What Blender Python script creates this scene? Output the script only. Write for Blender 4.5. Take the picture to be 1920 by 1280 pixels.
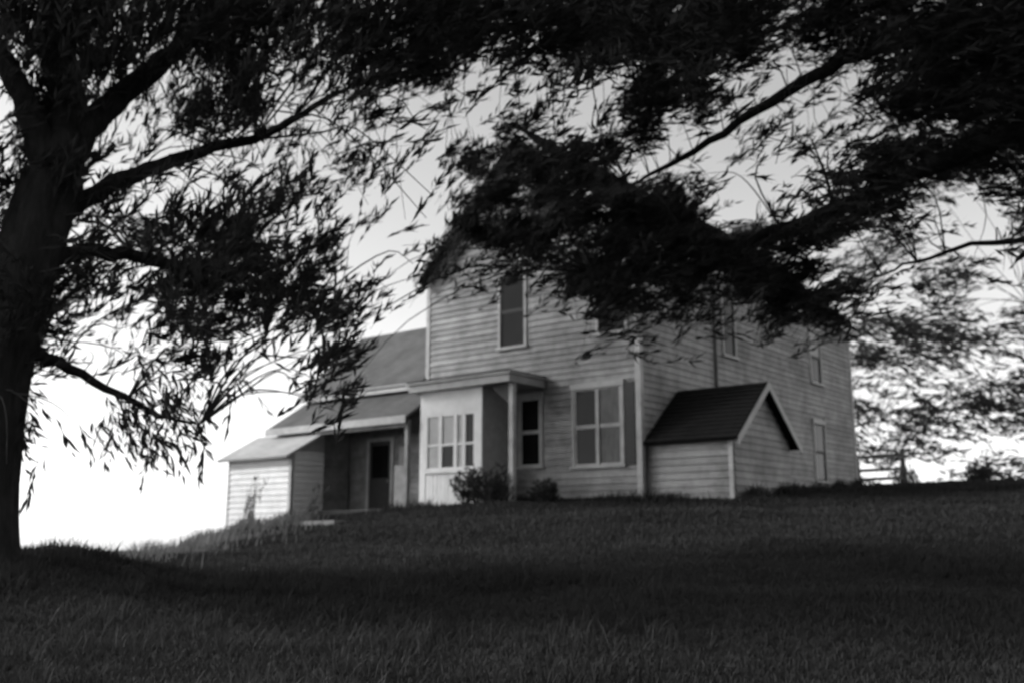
import bpy, math, random
import numpy as np

for o in list(bpy.data.objects):
    bpy.data.objects.remove(o, do_unlink=True)
scene = bpy.context.scene
col = scene.collection
rng = np.random.default_rng(11)
random.seed(4)
R = math.radians

# ------------------------------------------------------------------ camera
cam_data = bpy.data.cameras.new('camera')
cam = bpy.data.objects.new('camera', cam_data)
col.objects.link(cam)
cam.location = (0, 0, 1.6)
cam.rotation_euler = (R(90) + math.atan(370 / 1867), 0, 0)
cam_data.sensor_width = 36
cam_data.lens = 35.0
cam_data.clip_end = 4000
cam_data.dof.use_dof = True
cam_data.dof.focus_distance = 3.2
cam_data.dof.aperture_fstop = 2.8
scene.camera = cam

# ------------------------------------------------------------------ sky and sun (black-and-white daylight)
SUN_AZ, SUN_EL = -84, 27          # degrees from +Y towards +X, and above the horizon
sx = math.sin(R(SUN_AZ)) * math.cos(R(SUN_EL))
sy = math.cos(R(SUN_AZ)) * math.cos(R(SUN_EL))
sz = math.sin(R(SUN_EL))
world = bpy.data.worlds.new('World')
scene.world = world
world.use_nodes = True
wn, wl = world.node_tree.nodes, world.node_tree.links
wn.clear()
sky = wn.new('ShaderNodeTexSky')
sky.sky_type = 'NISHITA'
sky.sun_disc = False
sky.sun_elevation = R(SUN_EL)
sky.sun_rotation = R(SUN_AZ)
sky.air_density = 1.0
sky.dust_density = 0.8
sky.ozone_density = 1.0
bw = wn.new('ShaderNodeRGBToBW')
bg = wn.new('ShaderNodeBackground')
bg.inputs['Strength'].default_value = 0.15
wo = wn.new('ShaderNodeOutputWorld')
wl.new(sky.outputs[0], bw.inputs[0])
wl.new(bw.outputs[0], bg.inputs['Color'])
wl.new(bg.outputs[0], wo.inputs[0])

sun_data = bpy.data.lights.new('sun', 'SUN')
sun_data.energy = 1.7
sun_data.angle = R(10)
sun = bpy.data.objects.new('sun', sun_data)
col.objects.link(sun)
sun.location = (-30, 0, 30)
from mathutils import Vector, Matrix, noise
sun.rotation_euler = Vector((sx, sy, sz)).to_track_quat('Z', 'Y').to_euler()

scene.view_settings.view_transform = 'Standard'
scene.view_settings.look = 'None'
scene.view_settings.exposure = 0.92
scene.view_settings.gamma = 1.0
scene.cycles.max_bounces = 6
scene.cycles.diffuse_bounces = 3
scene.cycles.glossy_bounces = 2
scene.cycles.transmission_bounces = 3
scene.cycles.sample_clamp_indirect = 4


# ------------------------------------------------------------------ materials (all grey: the photograph is black and white)
def material(name, value, rough=0.8, var=0.25, scale=6.0, stretch=(1, 1, 1), bump=0.0, bscale=40.0,
             spec=0.3, dirt=0.0, dirt_scale=1.2, obj_random=0.0, translucent=0.0, coords='Object'):
    m = bpy.data.materials.new(name)
    m.use_nodes = True
    N, K = m.node_tree.nodes, m.node_tree.links
    N.clear()
    out = N.new('ShaderNodeOutputMaterial')
    b = N.new('ShaderNodeBsdfPrincipled')
    b.inputs['Roughness'].default_value = rough
    b.inputs['Specular IOR Level'].default_value = spec
    tc = N.new('ShaderNodeTexCoord')
    mp = N.new('ShaderNodeMapping')
    mp.inputs['Scale'].default_value = stretch
    K.new(tc.outputs[coords], mp.inputs['Vector'])
    n1 = N.new('ShaderNodeTexNoise')
    n1.inputs['Scale'].default_value = scale
    n1.inputs['Detail'].default_value = 8
    n1.inputs['Roughness'].default_value = 0.65
    K.new(mp.outputs[0], n1.inputs['Vector'])
    mr = N.new('ShaderNodeMapRange')
    mr.inputs['From Min'].default_value = 0.25
    mr.inputs['From Max'].default_value = 0.75
    mr.inputs['To Min'].default_value = value * (1 - var)
    mr.inputs['To Max'].default_value = value * (1 + var)
    K.new(n1.outputs[0], mr.inputs['Value'])
    v = mr.outputs[0]
    if dirt:
        n2 = N.new('ShaderNodeTexNoise')
        n2.inputs['Scale'].default_value = dirt_scale
        n2.inputs['Detail'].default_value = 10
        n2.inputs['Roughness'].default_value = 0.7
        K.new(tc.outputs[coords], n2.inputs['Vector'])
        m2 = N.new('ShaderNodeMapRange')
        m2.inputs['From Min'].default_value = 0.42
        m2.inputs['From Max'].default_value = 0.68
        m2.inputs['To Min'].default_value = 1.0
        m2.inputs['To Max'].default_value = 1.0 - dirt
        K.new(n2.outputs[0], m2.inputs['Value'])
        mu = N.new('ShaderNodeMath'); mu.operation = 'MULTIPLY'
        K.new(v, mu.inputs[0]); K.new(m2.outputs[0], mu.inputs[1])
        v = mu.outputs[0]
    if obj_random:
        oi = N.new('ShaderNodeObjectInfo')
        m3 = N.new('ShaderNodeMapRange')
        m3.inputs['To Min'].default_value = 1 - obj_random
        m3.inputs['To Max'].default_value = 1 + obj_random * 0.6
        K.new(oi.outputs['Random'], m3.inputs['Value'])
        mu = N.new('ShaderNodeMath'); mu.operation = 'MULTIPLY'
        K.new(v, mu.inputs[0]); K.new(m3.outputs[0], mu.inputs[1])
        v = mu.outputs[0]
    cc = N.new('ShaderNodeCombineColor')
    for i in range(3):
        K.new(v, cc.inputs[i])
    K.new(cc.outputs[0], b.inputs['Base Color'])
    if bump:
        nb = N.new('ShaderNodeTexNoise')
        nb.inputs['Scale'].default_value = bscale
        nb.inputs['Detail'].default_value = 6
        K.new(mp.outputs[0], nb.inputs['Vector'])
        bp = N.new('ShaderNodeBump')
        bp.inputs['Strength'].default_value = bump
        bp.inputs['Distance'].default_value = 0.02
        K.new(nb.outputs[0], bp.inputs['Height'])
        K.new(bp.outputs[0], b.inputs['Normal'])
    if translucent:
        tr = N.new('ShaderNodeBsdfTranslucent')
        K.new(cc.outputs[0], tr.inputs['Color'])
        mx = N.new('ShaderNodeMixShader')
        mx.inputs[0].default_value = translucent
        K.new(b.outputs[0], mx.inputs[1]); K.new(tr.outputs[0], mx.inputs[2])
        K.new(mx.outputs[0], out.inputs[0])
    else:
        K.new(b.outputs[0], out.inputs[0])
    return m


M = {}
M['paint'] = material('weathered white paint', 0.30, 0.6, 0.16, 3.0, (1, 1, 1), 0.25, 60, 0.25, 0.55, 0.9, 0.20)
M['lit_paint'] = material('white paint lightened as lit', 0.70, 0.6, 0.10, 3.0, (1, 1, 1), 0.2, 60, 0.25, 0.15, 1.4, 0.06)  # light on the woodshed and entry porch is put into this whiter tone
M['trim'] = material('white trim paint', 0.42, 0.55, 0.12, 5.0, (1, 1, 1), 0.15, 60, 0.25, 0.30, 2.2)
M['core'] = material('wall sheathing', 0.30, 0.9, 0.2, 5.0)
M['shingle'] = material('dark asphalt shingle', 0.016, 0.95, 0.4, 12.0, (1, 1, 1), 0.4, 120, 0.1, 0.3, 2)
M['tin'] = material('weathered sheet metal roof', 0.105, 0.6, 0.3, 3.0, (1, 6, 1), 0.1, 20, 0.3, 0.45, 1.0)
M['pale_tin'] = material('pale galvanised sheet', 0.45, 0.6, 0.2, 3.0, (1, 6, 1), 0.1, 20, 0.3, 0.3, 1.0)
M['curtain'] = material('dim curtain behind glass', 0.11, 0.5, 0.35, 3, (6, 6, 1), spec=0.2, dirt=0.3)
M['dark_paint'] = material('dark wood paint', 0.035, 0.6, 0.3, 8, (1, 1, 6), 0.2, 40)
M['shaded_board'] = material('porch boards toned for shade', 0.27, 0.85, 0.3, 3.0, (1, 1, 1), 0.3, 60, 0.2, 0.4, 1.6, 0.15)  # shade of the recessed porch is put into this darker board tone
M['glass'] = material('old window glass', 0.008, 0.12, 0.5, 1.2, (1, 1, 1), 0.05, 3, 0.10)
M['blind_glare'] = material('pale window blind', 0.42, 0.9, 0.1, 4, dirt=0.2)
M['brick'] = material('chimney brick', 0.16, 0.9, 0.4, 9, (1, 1, 1), 0.5, 60, 0.2, 0.4, 2)
M['stone'] = material('pale step stone', 0.34, 0.9, 0.25, 6, (1, 1, 1), 0.5, 40, 0.2, 0.4, 3)
M['oldwood'] = material('grey weathered wood', 0.13, 0.9, 0.4, 5, (1, 1, 8), 0.5, 40, 0.2)
M['metal'] = material('painted downspout', 0.26, 0.5, 0.2, 5, dirt=0.3)
M['bark'] = material('rough tree bark', 0.028, 0.95, 0.55, 5.0, (3, 3, 0.7), 1.0, 9.0, 0.1, 0.4, 2.5)
M['twig'] = material('thin dark twig', 0.045, 0.9, 0.3, 8)
M['leaf'] = material('tree leaf', 0.040, 0.7, 0.65, 9.0, spec=0.15, translucent=0.35)
M['leaf2'] = material('far tree leaf', 0.050, 0.7, 0.6, 2.5, spec=0.15, translucent=0.40)
M['shrub_leaf'] = material('shrub leaf', 0.045, 0.6, 0.6, 8, spec=0.25, translucent=0.25)
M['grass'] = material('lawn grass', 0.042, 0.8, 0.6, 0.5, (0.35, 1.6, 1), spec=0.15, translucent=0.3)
M['drygrass'] = material('tall dry grass', 0.17, 0.8, 0.5, 1.5, spec=0.15, translucent=0.3)
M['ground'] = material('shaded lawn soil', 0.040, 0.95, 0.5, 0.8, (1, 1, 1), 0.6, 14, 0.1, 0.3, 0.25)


# ------------------------------------------------------------------ helpers
def tag(o, label=None, cat=None, group=None, kind=None):
    if label: o['label'] = label
    if cat: o['category'] = cat
    if group: o['group'] = group
    if kind: o['kind'] = kind
    return o


def empty(name, loc=(0, 0, 0), rz=0, parent=None):
    o = bpy.data.objects.new(name, None)
    col.objects.link(o)
    o.location = loc
    o.rotation_euler = (0, 0, rz)
    o.empty_display_size = 0.3
    if parent: o.parent = parent
    return o


class MB:
    def __init__(self):
        self.v, self.f = [], []

    def poly(self, pts, faces):
        k = len(self.v)
        self.v += [tuple(p) for p in pts]
        self.f += [tuple(i + k for i in fc) for fc in faces]
        return self

    def hexa(self, b, t):
        """b, t: four bottom and four top points, same order, counter-clockwise from above"""
        return self.poly(list(b) + list(t), [(3, 2, 1, 0), (4, 5, 6, 7), (0, 1, 5, 4), (1, 2, 6, 5), (2, 3, 7, 6), (3, 0, 4, 7)])

    def box(self, x0, x1, y0, y1, z0, z1):
        return self.hexa([(x0, y0, z0), (x1, y0, z0), (x1, y1, z0), (x0, y1, z0)],
                         [(x0, y0, z1), (x1, y0, z1), (x1, y1, z1), (x0, y1, z1)])

    def tube(self, pts, rad, seg=8, wob=0.0):
        pts = [Vector(p) for p in pts]
        k0 = len(self.v)
        n = len(pts)
        ref = Vector((0.3, 1, 0.2)).normalized()
        for i, p in enumerate(pts):
            t = (pts[min(i + 1, n - 1)] - pts[max(i - 1, 0)]).normalized()
            a = t.cross(ref)
            if a.length < 1e-3: a = t.cross(Vector((1, 0, 0)))
            a.normalize()
            b = t.cross(a)
            for j in range(seg):
                th = 2 * math.pi * j / seg
                r = rad[i]
                if wob:
                    r *= 1 + wob * noise.noise((math.cos(th) * 2.2, math.sin(th) * 2.2, p.z * 0.9)) + wob * 0.5 * math.sin(th * 5 + p.z)
                q = p + (a * math.cos(th) + b * math.sin(th)) * r
                self.v.append(tuple(q))
        for i in range(n - 1):
            for j in range(seg):
                j2 = (j + 1) % seg
                self.f.append((k0 + i * seg + j, k0 + i * seg + j2, k0 + (i + 1) * seg + j2, k0 + (i + 1) * seg + j))
        self.f.append(tuple(k0 + j for j in range(seg))[::-1])
        self.f.append(tuple(k0 + (n - 1) * seg + j for j in range(seg)))
        return self

    def build(self, name, mat, parent=None, smooth=False):
        me = bpy.data.meshes.new(name)
        me.from_pydata(self.v, [], self.f)
        me.materials.append(mat)
        if smooth:
            me.polygons.foreach_set('use_smooth', [True] * len(me.polygons))
        me.update()
        o = bpy.data.objects.new(name, me)
        col.objects.link(o)
        if parent: o.parent = parent
        return o


def np_mesh(name, verts, quads, mat, parent=None, tri=False):
    me = bpy.data.meshes.new(name)
    k = 3 if tri else 4
    me.vertices.add(len(verts))
    me.vertices.foreach_set('co', np.ascontiguousarray(verts, np.float32).ravel())
    me.loops.add(len(quads) * k)
    me.loops.foreach_set('vertex_index', np.ascontiguousarray(quads, np.int32).ravel())
    me.polygons.add(len(quads))
    me.polygons.foreach_set('loop_start', np.arange(0, len(quads) * k, k, dtype=np.int32))
    me.update(calc_edges=True)
    me.materials.append(mat)
    o = bpy.data.objects.new(name, me)
    col.objects.link(o)
    if parent: o.parent = parent
    return o


def spline(pts, n):
    """Catmull-Rom through (x, y, z, r) points, n steps per span"""
    P = np.array(pts, float)
    P = np.vstack([2 * P[0] - P[1], P, 2 * P[-1] - P[-2]])
    out = []
    for i in range(1, len(P) - 2):
        for k in range(n):
            t = k / n
            a, b, c, d = P[i - 1], P[i], P[i + 1], P[i + 2]
            out.append(0.5 * ((2 * b) + (c - a) * t + (2 * a - 5 * b + 4 * c - d) * t * t + (3 * b - a - 3 * c + d) * t ** 3))
    out.append(P[-2])
    return np.array(out)


def sstep(a, b, x):
    t = np.clip((np.asarray(x, float) - a) / (b - a), 0, 1)
    return t * t * (3 - 2 * t)


# ------------------------------------------------------------------ ground
def ground_z(x, y):
    x = np.asarray(x, float); y = np.asarray(y, float)
    s = np.interp(y, [-60, 0, 24, 30, 36, 41, 60, 140, 400, 1500], [-3, 0, 2.40, 2.75, 3.08, 3.20, 2.6, -2.0, -14, -30])
    s = s + 0.028 * np.clip(x, 0, 22) * sstep(5, 30, y)
    s = s - 0.092 * np.clip(-x, 0, 7) * sstep(10, 20, y)
    s = s + 0.28 * sstep(-3.2, -5.2, x) * sstep(6, 10, y) * (1 - sstep(11.3, 14, y))
    d = np.clip(-6.3 - x, 0, None)
    s = s - 0.30 * d ** 1.25 / (1 + 0.035 * d) * sstep(-2, 6, y + 4)
    bump = 0.05 * np.sin(x * 0.9 + 1.3 * np.sin(y * 0.5)) * np.sin(y * 0.7 + 0.6) + 0.025 * np.sin(x * 2.3 + y * 1.7)
    s = s + bump * sstep(80, 40, np.hypot(x, y))
    return np.maximum(s, -26.0)


def axis(lo, hi, fine_lo, fine_hi, step):
    a = list(np.arange(fine_lo, fine_hi + 1e-6, step))
    q, w = fine_hi, step
    while q < hi:
        w *= 1.22; q += w; a.append(min(q, hi))
    q, w, b = fine_lo, step, []
    while q > lo:
        w *= 1.22; q -= w; b.append(max(q, lo))
    return np.array(b[::-1] + a)


gx = axis(-1600, 1600, -24, 30, 0.4)
gy = axis(-80, 2600, -2, 62, 0.4)
X, Y = np.meshgrid(gx, gy)
Z = ground_z(X, Y)
V = np.stack([X, Y, Z], -1).reshape(-1, 3)
nx, ny = len(gx), len(gy)
I = (np.arange(ny - 1)[:, None] * nx + np.arange(nx - 1)[None, :]).ravel()
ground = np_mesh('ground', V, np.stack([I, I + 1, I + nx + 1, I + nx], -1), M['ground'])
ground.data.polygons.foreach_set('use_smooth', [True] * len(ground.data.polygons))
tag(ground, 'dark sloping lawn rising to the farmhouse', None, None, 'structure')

# ------------------------------------------------------------------ farmhouse
# local frame: x along the gable front (left corner 0, near corner HW), y back along the long side wall, z up from the sill
LX, LY, HZ = -2.49, 29.0, 2.55
HROT = R(-38.437)
HW, HL, HH, RIDGE = 7.235, 14.9, 6.75, 10.4
house = empty('farmhouse', (LX, LY, HZ), HROT)
tag(house, 'weathered white clapboard two-storey farmhouse with a steep dark roof', 'farmhouse')
ROW = 0.172


def clapboards(parent, O, t, o, s0, s1, z0, z1, holes=(), slope=None, material_key='paint', row=ROW):
    """Overlapping boards on a wall: O corner, t unit vector along, o unit vector outward; slope(z) gives the s range at height z."""
    O, t, o = Vector(O), Vector(t), Vector(o)
    up = Vector((0, 0, 1))
    z = z0
    while z < z1 - 0.03:
        h = min(row, z1 - z)
        zt = z + h + 0.02
        rb = slope(z) if slope else (s0, s1)
        rt = slope(min(zt, z1)) if slope else (s0, s1)
        spans = [(rb[0], rb[1], rt[0], rt[1])]
        for (a, b, za, zb) in holes:
            if z + h > za + 0.02 and z < zb - 0.02:
                nxt = []
                for (p, q, p2, q2) in spans:
                    if b <= p or a >= q:
                        nxt.append((p, q, p2, q2)); continue
                    if a - p > 0.03: nxt.append((p, a, p2, a))
                    if q - b > 0.03: nxt.append((b, q, b, q2))
                spans = nxt
        for (p, q, p2, q2) in spans:
            if q - p < 0.05 or q2 - p2 < 0.01: continue
            th = 0.042 + random.uniform(-0.004, 0.006)
            s_a, s_b = random.uniform(-0.005, 0.003), random.uniform(-0.005, 0.003)
            P = lambda s, zz, d: tuple(O + t * s + up * zz + o * d)
            mb = MB()
            b4 = [P(p, z + s_a, th), P(q, z + s_b, th), P(q, z + s_b, 0.002), P(p, z + s_a, 0.002)]
            t4 = [P(p2, min(zt, z1), 0.009), P(q2, min(zt, z1), 0.009), P(q2, min(zt, z1), 0.002), P(p2, min(zt, z1), 0.002)]
            if (t.cross(up)).dot(o) < 0:
                b4, t4 = [b4[1], b4[0], b4[3], b4[2]], [t4[1], t4[0], t4[3], t4[2]]
            mb.hexa(b4, t4)
            mb.build('clapboard', M[material_key], parent)
        z += h


def window(parent, O, t, o, s0, s1, z0, z1, name='window', mullions=1, blind_glare=None, casing=0.11, label=None, sash_mat='trim', glass='glass'):
    """double-hung window: casing mesh, children sash, pane, sill, blind"""
    O, t, o = Vector(O), Vector(t), Vector(o)
    up = Vector((0, 0, 1))
    flip = (t.cross(up)).dot(o) < 0

    def bx(mb, a, b, c, d, e, f):
        P = lambda s, zz, k: tuple(O + t * s + up * zz + o * k)
        if flip: a, b = b, a
        mb.hexa([P(a, c, f), P(b, c, f), P(b, c, e), P(a, c, e)], [P(a, d, f), P(b, d, f), P(b, d, e), P(a, d, e)])
        return mb
    c = casing
    fr = MB()
    bx(fr, s0, s0 + c, z0, z1, 0.003, 0.065)
    bx(fr, s1 - c, s1, z0, z1, 0.003, 0.065)
    bx(fr, s0 - 0.03, s1 + 0.03, z1, z1 + 0.15, 0.003, 0.085)
    root = fr.build(name, M['trim'], parent)
    if label: root['label'] = label
    bx(MB(), s0 - 0.05, s1 + 0.05, z0 - 0.07, z0, 0.003, 0.12).build('sill', M['trim'], root)
    units = mullions
    a0, a1 = s0 + c, s1 - c
    w = (a1 - a0) / units
    zm = z0 + (z1 - z0) * 0.5
    for k in range(units):
        p, q = a0 + w * k, a0 + w * (k + 1)
        if k: bx(MB(), p - 0.05, p + 0.05, z0, z1, 0.003, 0.06).build('mullion', M['trim'], root)
        for (za, zb, dep) in ((z0, zm, 0.018), (zm, z1, 0.030)):
            sa = MB()
            bx(sa, p + 0.005, p + 0.05, za, zb, 0.003, dep + 0.018)
            bx(sa, q - 0.05, q - 0.005, za, zb, 0.003, dep + 0.018)
            bx(sa, p + 0.05, q - 0.05, za, za + 0.05, 0.003, dep + 0.018)
            bx(sa, p + 0.05, q - 0.05, zb - 0.045, zb, 0.003, dep + 0.018)
            sa.build('sash', M[sash_mat], root)
            use = glass
            if blind_glare and k == blind_glare[0] and ((blind_glare[1] == 'top' and za >= zm) or (blind_glare[1] == 'low' and za < zm) or blind_glare[1] == 'all'):
                use = blind_glare[2] if len(blind_glare) > 2 else 'blind_glare'
            bx(MB(), p + 0.05, q - 0.05, za + 0.05, zb - 0.045, 0.003, dep).build('pane' if use == glass else 'blind_glare', M[use], root)
    return root


def gable_slope(width, top, apex, inset=0.0):
    def f(z):
        if z <= top: return (0.0, width)
        k = (z - top) / (apex - top) * width / 2
        return (k, width - k)
    return f


# wall cores, one part for each wall
OF, TF, NF = (0, 0, 0), (1, 0, 0), (0, -1, 0)                 # gable front
OS, TS, NS = (HW, 0, 0), (0, 1, 0), (1, 0, 0)                 # long side wall
mb = MB()
mb.poly([(0, 0, -.8), (HW, 0, -.8), (HW, 0, HH), (HW / 2, 0, RIDGE), (0, 0, HH),
         (0, .2, -.8), (HW, .2, -.8), (HW, .2, HH), (HW / 2, .2, RIDGE), (0, .2, HH)],
        [(0, 1, 2, 3, 4), (9, 8, 7, 6, 5), (0, 5, 6, 1), (1, 6, 7, 2), (2, 7, 8, 3), (3, 8, 9, 4), (4, 9, 5, 0)])
front_wall = mb.build('gable_wall', M['core'], house)
side_wall = MB().box(HW - .2, HW, .203, HL, -.8, HH).build('side_wall', M['core'], house)
MB().box(0, .2, .203, HL, -.8, HH).build('far_wall', M['paint'], house)
mb = MB()
mb.poly([(.203, HL - .2, -.8), (HW - .203, HL - .2, -.8), (HW - .203, HL - .2, HH), (HW / 2, HL - .2, RIDGE - .25), (.203, HL - .2, HH),
         (.203, HL, -.8), (HW - .203, HL, -.8), (HW - .203, HL, HH), (HW / 2, HL, RIDGE - .25), (.203, HL, HH)],
        [(0, 1, 2, 3, 4), (9, 8, 7, 6, 5), (0, 5, 6, 1), (1, 6, 7, 2), (2, 7, 8, 3), (3, 8, 9, 4), (4, 9, 5, 0)])
mb.build('rear_gable_wall', M['paint'], house)

WF = [(2.72, 3.72, 4.25, 6.25, 1, None), (5.98, 6.95, 4.25, 6.15, 1, None), (5.2, 6.78, .88, 2.85, 2, (1, 'all', 'curtain')), (3.42, 4.25, .95, 2.75, 1, None)]
holes = [(a - .02, b + .02, c - .07, d + .15) for (a, b, c, d, *_r) in WF]
holes.append((1.0, 3.26, -.8, 3.2))
clapboards(front_wall, OF, TF, NF, 0, HW, -.45, RIDGE - .12, holes,
           lambda z: (0.10 if z < HH else (z - HH) / (RIDGE - HH) * HW / 2 + .05, HW - 0.10 if z < HH else HW - (z - HH) / (RIDGE - HH) * HW / 2 - .05))
for (a, b, c, d, m_, bl) in WF:
    window(house, OF, TF, NF, a, b, c, d, mullions=m_, blind_glare=bl, casing=.08, sash_mat='dark_paint' if c > 3 else 'trim')
MB().box(6.80, 7.10, -.062, -.032, .86, 2.92).build('shade_strip', M['dark_paint'], house)  # dark strip put in for the shade beside the near corner
WS = [(4.55, 5.42, 4.25, 6.0, 1, None), (11.0, 12.0, 4.25, 6.0, 1, (0, 'top')), (10.95, 11.98, .95, 2.85, 1, None)]  # second window's pale top half puts the sky reflection into the colour
holes = [(a - .02, b + .02, c - .07, d + .15) for (a, b, c, d, *_r) in WS]
holes.append((-.1, 3.55, -.8, 1.3)); holes.append((.7, 3.0, 1.2, 2.15))
clapboards(side_wall, OS, TS, NS, 0.10, HL - .1, -.3, HH - .02, holes)
for (a, b, c, d, m_, bl) in WS:
    window(house, OS, TS, NS, a, b, c, d, mullions=m_, blind_glare=bl, casing=.07, sash_mat='dark_paint')
# corner boards
MB().box(-.035, .10, -.050, -.002, -.6, HH).build('corner_board', M['trim'], house)
MB().box(HW - .10, HW + .050, -.052, -.002, -.6, HH).build('corner_board', M['trim'], house)
MB().box(HW + .002, HW + .050, .0, .10, -.6, HH).build('corner_board', M['trim'], house)
MB().box(HW + .002, HW + .050, HL - .10, HL + .03, -.6, HH).build('corner_board', M['trim'], house)
# downspout along the side wall
mb = MB(); mb.tube([(HW + .08, 4.03, 2.7), (HW + .08, 4.03, HH - .05), (HW + .25, 4.03, HH + .05)], [.04] * 3, 8)
mb.build('downspout', M['metal'], house, True)

# main roof
OV, OE = .38, .35
pitch = math.atan2(RIDGE - HH, HW / 2)


def roof_slab(mb, x0, z0, x1, z1, y0, y1, th):
    nx_, nz_ = -(z1 - z0), (x1 - x0)
    l = math.hypot(nx_, nz_); nx_, nz_ = nx_ / l * th, nz_ / l * th
    if nz_ < 0: nx_, nz_ = -nx_, -nz_
    mb.hexa([(x0, y0, z0), (x1, y0, z1), (x1, y1, z1), (x0, y1, z0)],
            [(x0 + nx_, y0, z0 + nz_), (x1 + nx_, y0, z1 + nz_), (x1 + nx_, y1, z1 + nz_), (x0 + nx_, y1, z0 + nz_)])


def shingles(name, parent, x0, z0, x1, z1, y0, y1, course=.20, width=.30, mat='shingle', swap=False, lift=.0):
    """overlapping tabs from the eave (x0, z0) to the ridge (x1, z1); y0..y1 along the ridge; swap exchanges x and y"""
    mb = MB()
    dx, dz = x1 - x0, z1 - z0
    l = math.hypot(dx, dz); ux, uz = dx / l, dz / l
    nx_, nz_ = (-uz, ux) if ux > 0 else (uz, -ux)
    n = int(l / course)
    for i in range(n + 1):
        a = i * course; b = min(a + course * 1.15, l)
        if b - a < .04: continue
        y = y0 - (width / 2 if i % 2 else 0)
        while y < y1:
            p, q = max(y, y0) + .004, min(y + width, y1) - .004
            y += width
            if q - p < .03: continue
            h0 = .028 + random.uniform(-.004, .008) + lift; h1 = .006 + lift
            j = random.uniform(-.012, .012)
            A0 = (x0 + ux * (a + j) + nx_ * h0, z0 + uz * (a + j) + nz_ * h0)
            A1 = (x0 + ux * (a + j) + nx_ * (lift + .002), z0 + uz * (a + j) + nz_ * (lift + .002))
            B0 = (x0 + ux * b + nx_ * h1, z0 + uz * b + nz_ * h1)
            pts = [(A0[0], p, A0[1]), (A0[0], q, A0[1]), (B0[0], q, B0[1]), (B0[0], p, B0[1]), (A1[0], p, A1[1]), (A1[0], q, A1[1])]
            if swap: pts = [(b_, a_, c_) for (a_, b_, c_) in pts]
            mb.poly(pts, [(0, 1, 2, 3), (4, 5, 1, 0)])
    o = mb.build(name, M[mat], parent)
    o['kind'] = 'stuff'
    return o


roof = MB()
ex, ez = OE * math.cos(pitch), OE * math.sin(pitch)
roof_slab(roof, -ex, HH - ez + .04, HW / 2, RIDGE + .04, -OV, HL + OV, .10)
roof_slab(roof, HW + ex, HH - ez + .04, HW / 2, RIDGE + .04, -OV, HL + OV, .10)
roof = roof.build('roof', M['shingle'], house)
nxr, nzr = math.sin(pitch) * .10, math.cos(pitch) * .10
shingles('shingles', roof, HW + ex + nxr, HH - ez + .04 + nzr, HW / 2 + nxr, RIDGE + .04 + nzr, -OV, HL + OV)
shingles('shingles', roof, -ex - nxr, HH - ez + .04 + nzr, HW / 2 - nxr, RIDGE + .04 + nzr, -OV, HL + OV)
# rake boards and eave trim
for sgn in (0, 1):
    xa = -ex if sgn == 0 else HW + ex
    mb = MB()
    dxn = (HW / 2 - xa)
    mb.hexa([(xa, -OV - .03, HH - ez - .12), (HW / 2, -OV - .03, RIDGE - .12), (HW / 2, -OV - .003, RIDGE - .12), (xa, -OV - .003, HH - ez - .12)],
            [(xa, -OV - .03, HH - ez + .10), (HW / 2, -OV - .03, RIDGE + .10), (HW / 2, -OV - .003, RIDGE + .10), (xa, -OV - .003, HH - ez + .10)])
    mb.build('rake_board', M['trim'], house)
MB().box(HW + ex + .003, HW + ex + .03, -OV, HL + OV, HH - ez - .10, HH - ez + .10).build('eave_board', M['trim'], house)
MB().box(HW + .04, HW + ex, -OV + .02, HL + OV - .02, HH - ez - .05, HH - ez - .02).build('soffit', M['trim'], house)
MB().box(HW + .037, HW + .06, .0, HL, HH - .45, HH - ez - .052).build('frieze_board', M['trim'], house)
# chimney near the far end of the ridge
ch = MB().box(HW / 2 - .4, HW / 2 + .4, 14.0, 14.7, RIDGE - .8, RIDGE + .75).build('chimney', M['brick'], house)
cap = MB().box(HW / 2 - .48, HW / 2 + .48, 13.92, 14.78, RIDGE + .752, RIDGE + .88).build('cap', M['stone'], ch)

# ---- gabled cellar entry on the long side wall, next to the near corner
cy0, cy1, cx1, cwz, crz = .22, 3.55, HW + 2.3, 1.42, 2.78
cmid = (cy0 + cy1) / 2
mb = MB()
mb.poly([(HW + .04, cy0, -.8), (cx1, cy0, -.8), (cx1, cy1, -.8), (HW + .04, cy1, -.8),
         (HW + .04, cy0, cwz), (cx1, cy0, cwz), (cx1, cy1, cwz), (HW + .04, cy1, cwz), (HW + .04, cmid, crz), (cx1, cmid, crz)],
        [(0, 1, 5, 4), (1, 2, 6, 9, 5), (2, 3, 7, 6), (3, 0, 4, 8, 7), (4, 5, 9, 8), (6, 7, 8, 9), (3, 2, 1, 0)])
entry = mb.build('cellar_entry', M['core'], house)
entry['label'] = 'low gabled entry with a black roof slope built against the side wall'
clapboards(entry, (HW + .04, cy0, 0), (1, 0, 0), (0, -1, 0), .0, 2.3 - .04 - .07, -.4, cwz - .02)


def cs(z):
    w = cy1 - cy0
    if z < cwz: return (.08, w - .08)
    k = (z - cwz) / (crz - cwz) * w / 2
    return (k + .05, w - k - .05)


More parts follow.
